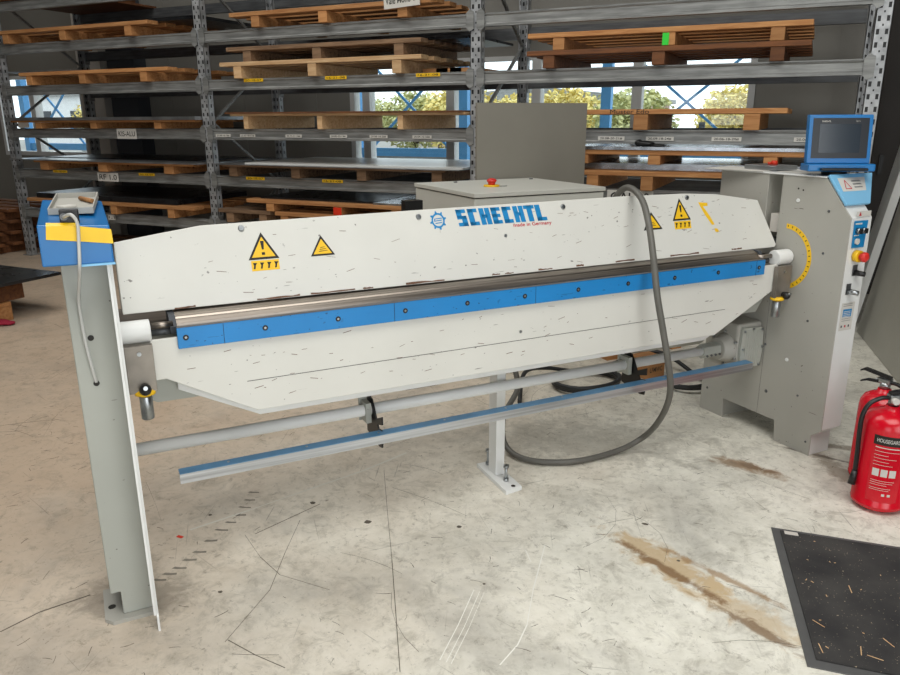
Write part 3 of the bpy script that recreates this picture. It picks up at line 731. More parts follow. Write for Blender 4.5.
# gear emblem
ge = MB(); cx,cz = 1.132,1.103
n = 36
def ringpts(r0, r1, a0, a1, steps):
    return [(cx+r0*cos(a0+(a1-a0)*i/steps), cz+r0*sin(a0+(a1-a0)*i/steps)) for i in range(steps+1)], [(cx+r1*cos(a0+(a1-a0)*i/steps), cz+r1*sin(a0+(a1-a0)*i/steps)) for i in range(steps+1)]
for i in range(n):
    a0, a1 = 2*pi*i/n, 2*pi*(i+1)/n
    I,O = ringpts(.0195,.0255,a0,a1,1)
    ge.prism([I[0],I[1],O[1],O[0]], lambda a,b: cface(a,b,.0002), lambda a,b: cface(a,b,.0007))
for i in range(8):
    a = 2*pi*i/8+.2
    q = [(cx+r*cos(a+d_), cz+r*sin(a+d_)) for r,d_ in ((.0248,-.2),(.0325,-.02),(.0325,.08),(.0248,.2))]
    ge.prism(q, lambda a,b: cface(a,b,.0002), lambda a,b: cface(a,b,.0007))
for q in ([(-.014,.004),(.016,.006),(.016,.009),(-.014,.007)],[(-.016,-.003),(.014,-.001),(.014,.002),(-.016,0)],[(-.012,-.011),(.014,-.009),(.014,-.006),(-.012,-.008)],[(-.016,-.002),(-.013,-.002),(-.011,.006),(-.014,.006)]):
    ge.prism([(cx+a,cz+b_) for a,b_ in q], lambda a,b: cface(a,b,.0002), lambda a,b: cface(a,b,.0007))
mp(ge,'gear_emblem','blueink',cover)
# end plates and clamp rail
RP = [(2.40,.893),(2.325,.893),(2.315,.890),(2.300,.885),(2.296,.880),(2.290,.8785),(2.278,.868),(2.276,.861),(2.40,.861)]
mp(MB().prism(RP, lambda a,b:(.215,a,b), lambda a,b:(2.612,a,b)),'clamping_rail','rail')
mp(MB().prism([(2.28,.84),(2.36,.84),(2.38,.893),(2.30,.893),(2.275,.862)], lambda a,b:(.196,a,b), lambda a,b:(.214,a,b)),'rail_end','darkcol')
mp(MB().prism([(2.28,.84),(2.36,.84),(2.38,.893),(2.30,.893),(2.275,.862)], lambda a,b:(2.613,a,b), lambda a,b:(2.63,a,b)),'rail_end','darkcol')
mp(MB().box(.06,2.765,2.40,2.60,.64,.842),'lower_beam','ral_side',bev=.003)
mp(MB().box(.06,2.765,2.39,2.60,.843,.858),'table_rail','rail')
# --- folding beam
fbp = [(.134,.712),(.168,.712),(.425,.567),(2.355,.560),(2.665,.716),(2.690,.716),(2.690,.835),(.134,.835)]
fold = mp(MB().prism(fbp, lambda a,b:(a,2.25,b), lambda a,b:(a,2.262,b)),'folding_beam','white',bev=.002,label='white trapezoid front plate of the folding beam')
cr = MB().box(.40,2.40,2.2492,2.2499,.667,.6685); 
mp(cr,'seam_line','ink',fold)
sc = MB()
for k in range(70):
    u = rd.uniform(.2,2.6); z = rd.uniform(.60,.79); L_ = rd.uniform(.003,.03); a_ = rd.uniform(-.3,.4); t_ = rd.uniform(.0008,.0018)
    if z < .56+max(0,(.45-u),(u-2.35))*.6: continue
    sc.prism([(u,z),(u+L_*cos(a_),z+L_*sin(a_)),(u+L_*cos(a_),z+L_*sin(a_)+t_),(u,z+t_)], lambda a,b: (a,2.2494,b), lambda a,b: (a,2.2499,b))
tag(mp(sc,'paint_chips','rust',fold),kind='stuff')
mp(MB().cyl((1.39,2.25,.70),(1.39,2.2485,.70),.006,n=10),'rivet','zinc',fold)
mp(MB().prism([(.44,.535),(2.34,.528),(2.62,.68),(2.62,.82),(.2,.82),(.2,.66)], lambda a,b:(a,2.29,b), lambda a,b:(a,2.31,b)),'back_plate','whiteclean',bev=.002)
mp(MB().prism([(.118,.633),(.14,.620),(2.66,.612),(2.72,.70),(2.72,.80),(.112,.80)], lambda a,b:(a,2.315,b), lambda a,b:(a,2.327,b)),'rear_flange','ral',bev=.002)  # grey colour carries the shade on this recessed plate
br = mp(MB().box(.209,2.592,2.234,2.249,.803,.868),'blue_rail','blue',bev=.0015,label='bright blue rail along the folding edge')
for i in range(11):
    u = .232+.2325*i
    s1 = MB().cyl((u,2.234,.836),(u,2.2325,.836),.0085,n=14)
    q = mp(s1,'rail_screw','ink',br)
    mp(MB().cyl((u,2.2325,.836),(u,2.2320,.836),.004,n=6),'screw_head','zinc',q)
for j in range(5): mp(MB().box(.34+.55*j,.3412+.55*j,2.2332,2.2338,.803,.866),'rail_joint','ink',br)
mp(MB().box(.209,2.592,2.232,2.249,.8675,.8685),'rail_lip','galvdark',br)
# --- pivots, brackets, levelling cylinders on both ends
def endset(u0, u1, ub0, ub1, uc):
    mp(MB().cyl((u0,2.27,.861),(u1,2.27,.861),.033,n=28),'pivot_sleeve','whiteclean',bev=.003)
    bk = mp(MB().box(ub0,ub1,2.225,2.245,.688,.829),'bracket','taupe',bev=.001)
    mp(MB().cyl(((ub0+ub1)/2,2.225,.806),((ub0+ub1)/2,2.221,.806),.006,n=12),'bracket_screw','zinc',bk)
    kn = mp(MB().cyl(((ub0+ub1)/2+.004,2.225,.705),((ub0+ub1)/2+.004,2.214,.705),.012).ball(((ub0+ub1)/2+.004,2.206,.703),.017),'knob','black',bk)
    mp(MB().cyl(((ub0+ub1)/2+.004,2.20,.711),((ub0+ub1)/2+.004,2.187,.713),.006),'knob_button','zinc',kn)
    ri = mp(MB().lathe([(.020,0),(.029,.004),(.029,.012),(.020,.017)],(uc,2.235,.678)),'yellow_ring','yellow')
    mp(MB().lathe([(.015,0),(.018,.003),(.018,.07),(.015,.074)],(uc,2.235,.604),24),'levelling_cylinder','zinc',bev=0)
endset(.058,.140,.062,.138,.104)
endset(2.680,2.766,2.664,2.750,2.690)
for a,b_ in ((.144,.205),(2.60,2.678)):
    mp(MB().cyl((a,2.285,.868),(b_,2.285,.868),.010),'pivot_pin','rail')
    mp(MB().cyl((a,2.30,.846),(b_,2.30,.846),.012),'pivot_pin','galvdark')
# --- drive shaft, gearbox
mp(MB().cyl((.058,2.43,.430),(2.53,2.43,.421),.0215,n=24),'drive_shaft','whiteclean')
cp = mp(MB().prism([(.035*cos(a*pi/3+.3),.035*sin(a*pi/3+.3)) for a in range(6)], lambda a,b:(2.465,2.43+a,.421+b), lambda a,b:(2.565,2.43+a,.421+b)),'shaft_coupling','ral',bev=.004)
sl = MB()
for k in range(4): sl.cyl((2.477+.025*k,2.393,.405),(2.477+.025*k,2.399,.407),.005,n=8)
mp(sl,'coupling_screws','galvdark',cp)
gb = mp(MB().box(2.615,2.764,2.36,2.52,.325,.545),'gearbox','ral_side',bev=.01)
mp(MB().cyl((2.565,2.43,.421),(2.6149,2.43,.421),.050,.070,n=32),'gearbox_flange','ral_side',gb,bev=.003)
fc = MB().prism([(2.632,.345),(2.75,.335),(2.757,.36),(2.763,.42),(2.757,.51),(2.745,.525),(2.635,.530),(2.628,.52),(2.624,.42),(2.628,.37)], lambda a,b:(a,2.342,b), lambda a,b:(a,2.3599,b))
fco = mp(fc,'gearbox_lid','ral',gb,bev=.002)
gr = MB()
for k in range(7): gr.box(2.648+.014*k,2.652+.014*k,2.340,2.3419,.35,.515)
mp(gr,'cooling_ribs','ral',fco)
for u,z in ((2.638,.515),(2.69,.522),(2.747,.513),(2.636,.43),(2.755,.43),(2.64,.352),(2.69,.346),(2.745,.345)):
    mp(MB().cyl((u,2.342,z),(u,2.336,z),.006,n=6),'lid_bolt','zinc',fco)
for k in range(6):
    a = k*pi/3+.5; fl = MB(); fl.cyl((2.6149,2.43+.078*cos(a),.421+.078*sin(a)),(2.603,2.43+.078*cos(a),.421+.078*sin(a)),.006,n=6); mp(fl,'flange_bolt','zinc',gb)
# motor behind, partly seen below the beam
mp(MB().cyl((2.28,2.62,.47),(2.60,2.60,.47),.075,n=28).cyl((2.24,2.62,.47),(2.28,2.62,.47),.06,.075,n=28),'motor','ral_side',bev=.004)
# --- trip bar on its two hangers
tb = mp(MB().prism([(2.292,.346),(2.297,.346),(2.297,.374),(2.335,.374),(2.335,.379),(2.292,.379)], lambda a,b:(.176,a,b), lambda a,b:(2.655,a,b)),'trip_bar','alu',label='aluminium trip bar with blue film on top')
mp(MB().box(.177,2.654,2.2925,2.3348,.379,.3805),'blue_film','stripblue',tb)
tbs = MB()
for k in range(9): mp(MB().cyl((.33+.26*k,2.314,.3805),(.33+.26*k,2.314,.3825),.0045,n=8),'bar_screw','zinc',tb)
def hanger(u):
    h = mp(MB().box(u-.016,u+.016,2.455,2.463,.38,.60).box(u-.008,u+.012,2.400,2.4545,.385,.462),'hanger','ral',bev=.001)
    prof = [(2.46,.478),(2.40,.472),(2.385,.45),(2.37,.41),(2.35,.415),(2.312,.440),(2.312,.408),(2.345,.40),(2.355,.372),(2.372,.36),(2.318,.39),(2.308,.3812),(2.336,.3812),(2.336,.335),(2.32,.335),(2.32,.316),(2.345,.310),(2.47,.318)]
    mp(MB().prism([(2.47,.478),(2.415,.472),(2.395,.445),(2.375,.41),(2.315,.437),(2.315,.406),(2.362,.392),(2.352,.378),(2.318,.3815),(2.338,.3815),(2.338,.344),(2.318,.336),(2.322,.316),(2.35,.312),(2.47,.33)], lambda a,b:(u+.0185,a,b), lambda a,b:(u+.0245,a,b)),'toothed_clip','black',h)
hanger(.845); hanger(2.035)
# --- middle support leg
lg = mp(MB().box(1.416,1.457,2.462,2.525,.018,.645),'support_leg','whiteclean',bev=.002)
mp(MB().prism([(1.386,2.325),(1.466,2.335),(1.480,2.60),(1.40,2.60)], lambda a,b:(a,b,0), lambda a,b:(a,b,.018)),'foot_plate','whiteclean',lg,bev=.002)
for u,v in ((1.432,2.405),(1.44,2.572)):
    mp(MB().cyl((u,v,.018),(u,v,.088),.006,n=12).cyl((u,v,.018),(u,v,.030),.012,n=6).cyl((u,v,.078),(u,v,.088),.013,n=6),'levelling_bolt','zinc',lg)
mp(MB().cyl((1.435,2.352,.018),(1.435,2.352,.0188),.009),'bolt_hole','ink',lg)
# --- right control cabinet
side = [(2.13,1.207),(2.034,1.10),(1.995,1.058),(1.992,.135),(2.037,.098),(2.037,0),(2.228,0),(2.237,.098),(2.551,.098),(2.545,0),(2.70,0),(2.70,1.207),(2.42,1.207),(2.42,.905),(2.345,.905),(2.345,1.207)]
cab = mp(MB().prism(side, lambda a,b:(2.770,a,b), lambda a,b:(2.776,a,b)),'cabinet_side_plate','ral_side',bev=.0015,label='grey textured inner side plate of the control cabinet')
body = mp(MB().prism([(2.126,1.204),(2.034,1.098),(1.997,1.056),(1.994,.137),(2.039,.10),(2.039,.001),(2.22,.001),(2.23,.10),(2.34,.10),(2.34,1.204)], lambda a,b:(2.7765,a,b), lambda a,b:(2.900,a,b)),'control_cabinet','whiteclean',bev=.002)
mp(MB().box(2.7765,3.02,2.43,2.698,.10,1.204),'rear_cabinet','ral_side',bev=.002)
mp(MB().box(2.7765,3.02,2.56,2.695,.0,.0995),'rear_cabinet_foot','ral_side')
mp(MB().box(2.80,2.89,2.3405,2.4295,.10,.92),'inner_housing','darkcol')
mp(MB().box(2.785,2.86,2.345,2.40,.955,1.035),'guide_block','column')
mp(MB().box(2.79,2.80,2.343,2.3449,.985,1.02).box(2.805,2.84,2.343,2.3449,.985,1.02),'block_label','yellow')
mp(MB().box(2.765,3.04,2.128,2.71,1.2075,1.214),'cabinet_top','whiteclean',bev=.001)
# protractor scale round the pivot
CV, CZ = 2.297,.857
sc = MB(); n = 40; a0, a1 = R(97), R(268)
def arc(r0,r1,a,b_,x0,x1,mb):
    q = [(CV+r*cos(pi-t_+0)*1, CZ+r*sin(t_)) for r,t_ in ((r0,a),(r1,a),(r1,b_),(r0,b_))]
    mb.prism([(CV - r*abs(1)*cos(t_-pi)*1, CZ + r*sin(pi-(t_-pi)) * 1) for r,t_ in ((r0,a),(r1,a),(r1,b_),(r0,b_))], lambda p,q_:(x0,p,q_), lambda p,q_:(x1,p,q_))
for i in range(n):
    t0, t1 = R(-82)+R(172)*i/n, R(-82)+R(172)*(i+1)/n
    q = [(CV-r*cos(t_), CZ+r*sin(t_)) for r,t_ in ((.124,t0),(.145,t0),(.145,t1),(.124,t1))]
    sc.prism(q, lambda p,q_:(2.7697,p,q_), lambda p,q_:(2.7690,p,q_))
sco = mp(sc,'angle_scale','yellow',cab)
tk = MB()
for i in range(18):
    t_ = R(-78)+R(164)*i/17
    q = [(CV-r*cos(t_+d_), CZ+r*sin(t_+d_)) for r,d_ in ((.131,-.012),(.140,-.012),(.140,.014),(.131,.014))]
    tk.prism(q, lambda p,q_:(2.7688,p,q_), lambda p,q_:(2.7684,p,q_))
mp(tk,'scale_ticks','ink',sco)
for v,z,r,mt in ((2.255,1.105,.009,'whiteclean'),(2.10,1.075,.006,'galvdark'),(2.10,.90,.0055,'galvdark'),(2.13,.60,.0055,'galvdark'),(2.30,.22,.008,'galvdark'),(2.21,.40,.009,'whiteclean'),(2.52,.26,.008,'galvdark'),(2.66,.12,.006,'galvdark'),(2.06,.06,.005,'galvdark'),(2.335,.44,.006,'galvdark'),(2.13,.255,.005,'galvdark')):
    mp(MB().cyl((2.7699,v,z),(2.767,v,z),r,r*.8,n=14),'side_screw',mt,cab)
for v,z in ((2.26,1.155),(2.235,1.15)): mp(MB().cyl((2.7699,v,z),(2.7695,v,z),.004,n=8),'small_hole','ink',cab)
mp(MB().prism([(2.04,.95),(2.04,.45),(2.08,.40),(2.2,.40),(2.2,.99),(2.08,.99)], lambda a,b:(2.9005,a,b), lambda a,b:(2.9005+.045*max(0,sin(pi*(b-.38)/.62)),a,b)),'bowed_side_cover','column',body)
mp(MB().box(2.7694,2.7699,2.3385,2.3395,.10,.90),'plate_seam','galvdark',cab)
# blue sloping hood under the monitor
b = bmesh.new()
P = [(2.768,2.029,1.101),(2.912,2.029,1.101),(3.035,2.127,1.2145),(2.768,2.127,1.2145)]
hd = MB().quadpoly(P, .012, (0,-.72,.68))
hdo = mp(hd,'sloping_hood','bluesheen',bev=.003,label='blue sloping hood under the monitor, sky reflection in its colour')
def slope(a,t_,e):       # a along u, t up the slope 0..1
    return (a, 2.029+.098*t_-.72*(.012+e), 1.101+.1135*t_+.68*(.012+e))
st = mp(MB().prism([(2.79,.42),(2.93,.42),(2.965,.86),(2.80,.86)], lambda a,b: slope(a,b,.0002), lambda a,b: slope(a,b,.0008)),'warning_label','paper',hdo)
tr = MB()
for p,q in (((2.815,.5),(2.85,.5)),((2.85,.5),(2.8325,.78)),((2.8325,.78),(2.815,.5))):
    dx, dy = q[0]-p[0], (q[1]-p[1])*.15; L_ = math.hypot(dx,dy); nx, ny = -dy/L_*.002, dx/L_*.002/.15
    tr.prism([(p[0]-nx,p[1]-ny),(q[0]-nx,q[1]-ny),(q[0]+nx,q[1]+ny),(p[0]+nx,p[1]+ny)], lambda a,b: slope(a,b,.0009), lambda a,b: slope(a,b,.0012))
mp(tr,'red_triangle','redink',st)
ln = MB()
for k in range(3): ln.prism([(2.87,.52+.1*k),(2.92+.005*k,.52+.1*k),(2.92,.56+.1*k),(2.87,.56+.1*k)], lambda a,b: slope(a,b,.0009), lambda a,b: slope(a,b,.0012))
mp(ln,'printed_lines','galv',st)
# front controls (plane v = 1.994)
def fr(mb_pts, name, mat, parent, e0=.0002, e1=.0009):
    return mp(MB().prism(mb_pts, lambda a,b:(a,1.9945-e0,b), lambda a,b:(a,1.9945-e1,b)), name, mat, parent)
bl = fr([(2.792,1.045),(2.875,1.045),(2.870,.935),(2.795,.935)],'blue_control_label','blueink',body)
for k in range(2):
    mp(MB().cyl((2.815+.033*k,1.9935,1.005),(2.815+.033*k,1.978,1.005),.012,n=20),'selector_switch','zinc',bl)
    mp(MB().box(2.812+.033*k,2.818+.033*k,1.970,1.978,.995,1.015),'switch_lever','black',bl)
mp(MB().cyl((2.818,1.9935,.962),(2.818,1.985,.962),.012,n=20),'white_push_button','paper',bl)
fr([(2.80,1.036),(2.84,1.036),(2.84,1.030),(2.80,1.030)],'label_line','paper',bl,.001,.0014)
fr([(2.80,.988),(2.83,.988),(2.83,.984),(2.80,.984)],'label_line','paper',bl,.001,.0014)
wl = fr([(2.80,1.083),(2.885,1.083),(2.885,1.062),(2.80,1.062)],'small_warning_label','paper',body)
fr([(2.812,1.065),(2.828,1.065),(2.820,1.081)],'red_triangle','redink',wl,.001,.0014)
es = mp(MB().cyl((2.828,1.9935,.902),(2.828,1.972,.902),.024,n=24),'emergency_stop','yellow',body)
mp(MB().cyl((2.828,1.972,.902),(2.828,1.958,.902),.012,.018,n=20).cyl((2.828,1.958,.902),(2.828,1.947,.902),.021,.020,n=24).ball((2.828,1.948,.902),.020,(1,.4,1)),'mushroom_button','redknob',es)
for i,(u,z) in enumerate(((2.838,.835),(2.815,.758))):
    pl = fr([(u-.014,z-.018),(u+.014,z-.018),(u+.014,z+.028),(u-.014,z+.028)],'switch_plate','galvdark',body)
    mp(MB().cyl((u,1.9935,z-.004),(u+.012,1.955,z-.006),.012,.010,n=16),'plug' if i==0 else 'key_switch','black' if i==0 else 'zinc',pl)
il = fr([(2.79,.705),(2.87,.705),(2.868,.585),(2.79,.585)],'info_label','paper',body)
fr([(2.802,.678),(2.856,.676),(2.854,.642),(2.802,.644)],'blue_text_block','blueink',il,.001,.0014)
for k in range(5): fr([(2.806,.69-.0) if 0 else (2.806,.668-.007*k),(2.848,.668-.007*k),(2.848,.6655-.007*k),(2.806,.6655-.007*k)],'text_line','paper',il,.0015,.0018)
for k,z in enumerate((.698,.690,.635,.626)): fr([(2.80,z),(2.856,z),(2.856,z+.0022),(2.80,z+.0022)],'text_line','galv',il,.001,.0014)
for k,cc in enumerate(('darkcol','redink','darkcol')): fr([(2.800+.022*k,.598),(2.808+.022*k,.598),(2.808+.022*k,.608),(2.800+.022*k,.608)],'pictogram',cc,il,.001,.0014)
# --- monitor
my_ = R(31)
def mon(a,b,z): return (2.858+a*cos(my_)+b*sin(my_), 2.155-a*sin(my_)+b*cos(my_), z)     # a to the right, b back
def mbox(a0,a1,b0,b1,z0,z1,tilt=.0,mb=None,bev=0):
    b = bmesh.new(); vs = [b.verts.new(mon(x,y+(z-1.25)*tilt,z)) for x in (a0,a1) for y in (b0,b1) for z in (z0,z1)]
    for f in ((0,1,3,2),(4,6,7,5),(0,4,5,1),(2,3,7,6),(0,2,6,4),(1,5,7,3)): b.faces.new([vs[i] for i in f])
    bmesh.ops.recalc_face_normals(b, faces=b.faces)
    if bev: bmesh.ops.bevel(b, geom=b.edges[:], offset=bev, segments=2, affect='EDGES', profile=.5)
    mb = mb or MB(); mb.merge(b); return mb
mm = mp(mbox(-.127,.127,0,.032,1.262,1.457,.12,None,.003),'monitor','hood',label='blue framed operator monitor facing the photographer')
mp(mbox(-.133,.133,-.045,.05,1.232,1.2615,0,None,.004),'monitor_ledge','hood',mm)
fb_ = mp(mbox(-.112,.112,-.0012,-.0002,1.283,1.444,.12),'monitor_bezel','bezel',mm)
mp(mbox(-.084,.080,-.0022,-.0014,1.305,1.420,.12),'screen','screen',fb_)
def mt_(a,b): return tuple(Vector(mon(a,-.0025+(b-1.25)*.12,b))-MO)
lettering('SCHECHTL', .006, lambda a,b: mt_(-.078+a,1.428+b),'monitor_lettering','paper',fb_,width=.036,bold=.02)
lettering('MAX310', .004, lambda a,b: mt_(.058+a,1.429+b),'monitor_lettering','paper',fb_,width=.016)
mp(MB().cyl((2.868,2.175,1.2145),(2.868,2.175,1.2315),.05,n=28),'monitor_mount','black')
mp(mbox(-.09,.095,-.075,-.047,1.236,1.247,0,None,.005),'monitor_grip','black',mm)

# ---- things lying on the machine
def mthing(name, u, v, z, label, cat, rz=0, group=None):
    return empty(name, mw(u,v,z), MYAW+rz, label, cat, group)
ty = mthing('tool_tray', -.009,2.265,1.2285,'grey open tray on top of the blue housing','tray')
ty.rotation_euler = (R(6.2),0,MYAW+R(-6))
b_ = MB().box(-.054,.052,-.10,.10,0,.003).box(-.054,-.051,-.10,.10,.003,.016).box(.049,.052,-.10,.10,.003,.016).box(-.051,.049,-.10,-.097,.003,.016).box(-.051,.049,.097,.10,.003,.016)
b_.build('tray_body','ral_side',ty)
tag(MB().cyl((0,-.03,0),(0,.03,0),.006,n=10).build('eraser','card',loc=mw(.020,2.29,1.2415)),'small pinkish-brown stick lying in the grey tray','stick')
bpy.data.objects['eraser'].rotation_euler = (R(4),0,MYAW+.5)
tag(MB().box(-.015,.015,-.02,.02,0,.006,.002).build('spare_part','paper',loc=mw(-.03,2.23,1.2285)),'pale small part lying in the grey tray','part')
cn = mthing('connector',-.025,2.085,1.2045,'black connector block on the front of the blue housing top','connector')
MB().box(-.022,.022,-.008,.015,0,.034,.003).box(.008,.018,-.012,-.008,.004,.03).build('connector_body','black',cn)
MB().cyl((-.012,-.008,.017),(-.012,-.020,.018),.009).build('cable_gland','galvdark',cn)
cb = MB().tube([mw(-.037,2.066,1.2225),mw(-.02,2.036,1.230),mw(-.009,2.034,1.208),mw(-.012,2.036,1.16),mw(-.018,2.032,1.10),mw(-.026,2.10,1.04),mw(-.033,2.16,.98),mw(-.031,2.165,.88),mw(-.024,2.168,.80),mw(-.019,2.177,.756)],.0042,8)
tag(cb.build('signal_cable','cable'),'thin pale cable hanging from the black connector down the left post','cable')
# folders, tray and orange piece on the cabinet top
for (u,v,z,a,b2,mt,rz,nm,lb_) in ((2.84,2.62,1.2145,.11,.15,'paper',.2,'paper_sheet','white papers at the far end of the cabinet top'),
     (2.90,2.30,1.2145,.10,.10,'paper',-.15,'paper_sheet','white papers beside the monitor mount')):
    o = MB().box(-a,a,-b2,b2,0,.003).build(nm,mt,loc=mw(u,v,z)); o.rotation_euler.z = MYAW+rz; tag(o,lb_,'paper')
o = MB().box(-.07,.07,-.09,.09,0,.020,.003).build('flat_box','sheetgrey',loc=mw(2.885,2.52,1.2182)); o.rotation_euler.z = MYAW; tag(o,'flat grey box on the control cabinet top','box')
o = MB().cyl((0,0,0),(0,0,.018),.016,.013).cyl((-.02,0,0),(-.02,0,.012),.008).build('orange_cap','redpaint',loc=mw(2.895,2.51,1.2385)); tag(o,'small orange cap on the flat grey box','cap')

# ---- thick grey hose
hp = [(1.90,2.66,.75),(1.97,2.58,1.00),(1.992,2.51,1.13),(1.998,2.44,1.178),(1.978,2.33,1.145),(1.955,2.25,1.055),(1.930,2.18,.93),(1.925,2.14,.80),(1.948,2.12,.667),(1.975,2.105,.53),(2.010,2.12,.420),(2.07,2.20,.295),(2.135,2.33,.15),(2.14,2.42,.055),(2.02,2.43,.018),(1.79,2.43,.017),(1.62,2.53,.017),(1.58,2.66,.04),(1.60,2.72,.15),(1.72,2.80,.24),(1.74,2.86,.32),(1.80,3.0,.40)]
tag(MB().tube([mw(*p) for p in hp],.0128,12,8).build('hose','rubber'),'thick grey hose looping over the machine and along the floor','hose')

# ================================================================== BEHIND THE MACHINE
ec = empty('electrical_cabinet', mw(2.35,4.0), MYAW, 'low grey electrical cabinet behind the machine, knob on its lid', 'cabinet')
MB().box(-.43,.43,-.39,.40,.0,1.030,.003).build('cabinet_body','cabwhite',ec)
MB().box(-.436,.436,-.40,.41,1.036,1.060,.003).build('cabinet_lid','cabwhite',ec)
MB().box(-.42,.42,-.385,.39,1.0301,1.0279).build('lid_gasket','ink',ec)
kb = MB().cyl((-.14,-.06,1.0601),(-.14,-.06,1.070),.048,.046,n=24).build('knob_base','yellow',ec)
MB().cyl((-.14,-.06,1.0701),(-.14,-.06,1.091),.02,.024).ball((-.14,-.06,1.094),.030,(1,1,.5)).build('knob','redknob',kb)
MB().box(-.13,.13,-.04,-.03,1.0601,1.064).build('rating_plate','zinc',ec,loc=(-.09,-.05,0)).scale = (.3,1,1)
MB().box(.02,.12,-.3912,-.3902,.955,.995).build('rating_label','paper',ec)
for x in (-.2,.36): MB().cyl((x,.3,1.0601),(x,.3,1.066),.012,n=12).build('lid_screw','galvdark',ec)
pn = MB().box(-.43,.43,-.012,.012,0,1.545).build('upright_panel','sheetplain',loc=mw(2.802,4.44)); pn.rotation_euler.z = MYAW
tag(pn,'tall plain grey panel standing upright behind the electrical cabinet','panel')
hd_ = MB().box(-.05,.05,-.03,.03,0,.06).build('black_block','black',loc=mw(1.62,3.80,.0)); bpy.data.objects.remove(hd_)
bt = empty('black_stand', mw(1.60,3.72),MYAW,'black stand with a square head left of the electrical cabinet','stand')
MB().box(-.02,.02,-.02,.02,.006,.97).build('stem','black',bt); MB().box(-.05,.05,-.03,.03,.97,1.03).build('head','black',bt); MB().box(-.1,.1,-.1,.1,0,.006).build('base','black',bt)
# clutter seen under the beam
cbx = empty('cardboard_box', mw(2.86,3.22), MYAW+.1, 'small brown cardboard box on the floor behind the machine', 'box')
MB().box(-.07,.07,-.07,.07,0,.12,.003).build('carton','card',cbx)
lettering('LFMWC',.03,lambda a,b:(-.05+a,-.0705,.04+b),'printed_lettering','ink',cbx,bold=.01,width=.1)
def coil(u,v,r,n,label,seed,rr=.012):
    rd = random.Random(seed); pts = []
    for k in range(n*8+1):
        a = 2*pi*k/8; q = r*(1+.12*sin(k*.7))
        pts.append(mw(u+q*cos(a), v+q*.75*sin(a), rr+.001+.013*(k/8)+abs(rd.uniform(0,.006))))
    tag(MB().tube(pts,rr,8,3).build('cable_coil','darkrubber'),label,'cable')
coil(2.45,3.22,.20,3,'coiled black cable on the floor behind the drive shaft, left coil',3)
coil(2.95,2.95,.13,2,'small black cable coil near the control cabinet foot',5)
tag(MB().tube([mw(1.95,3.15,.012),mw(2.1,3.35,.09),mw(2.3,3.45,.06),mw(2.55,3.4,.014),mw(2.8,3.45,.014),mw(3.0,3.3,.10),mw(3.1,3.1,.014)],.012,8).build('cable','darkrubber'),'loose black cable snaking on the floor behind the machine','cable')
bs = empty('pallet', mw(3.12,3.74), MYAW, 'small orange-brown pallet on the floor behind the machine', 'pallet')
for k in range(3): MB().box(-.3,.3,-.2+k*.15,-.1+k*.15,.09,.112).build('board','wood',bs)
for x in (-.26,.26): MB().box(x-.04,x+.04,-.2,.2,0,.089).build('runner','wood',bs)
tb_ = MB().box(-.22,.22,-.14,.14,0,.07,.004).build('black_toolbox','black',loc=mw(3.08,3.74,.1122)); tb_.rotation_euler.z = MYAW
tag(tb_,'flat black toolbox on the small pallet behind the machine','toolbox')

# ================================================================== RIGHT EDGE
# leaning sheets: foot on the floor, top resting to the right
def leaning(name, x, y0, y1, lean, length, t_, mat, label, cat, z=0):
    o = MB().box(-t_/2,t_/2,-(y1-y0)/2,(y1-y0)/2,0,length).build(name,mat,loc=(x,(y0+y1)/2,z)); o.rotation_euler = (0,lean,0)
    return tag(o,label,cat)
o = leaning('leaning_sheet', .53,3.9,5.79,R(8.5),2.0,.012,'sheetlean','large dark grey sheet leaning at the right edge','metal sheet',z=.003)
o.rotation_euler = (0,R(8.5),R(8.4)); o.location.x = .575
o = leaning('white_profile', .40,5.92,6.45,R(9),2.5,.05,'whiteclean','long white metal profile leaning beside the right rack post','metal profile',z=.005)
tr_ = empty('support_frame', (1.02,5.4,0), 0, 'dark frame behind the leaning sheets at the right', 'frame')
for y in (-.9,.9):
    MB().box(-.03,.03,y-.03,y+.03,0,2.6).build('upright','darkcol',tr_)
MB().box(-.03,.03,-.87,.87,1.6,1.66).build('crossbar','darkcol',tr_)

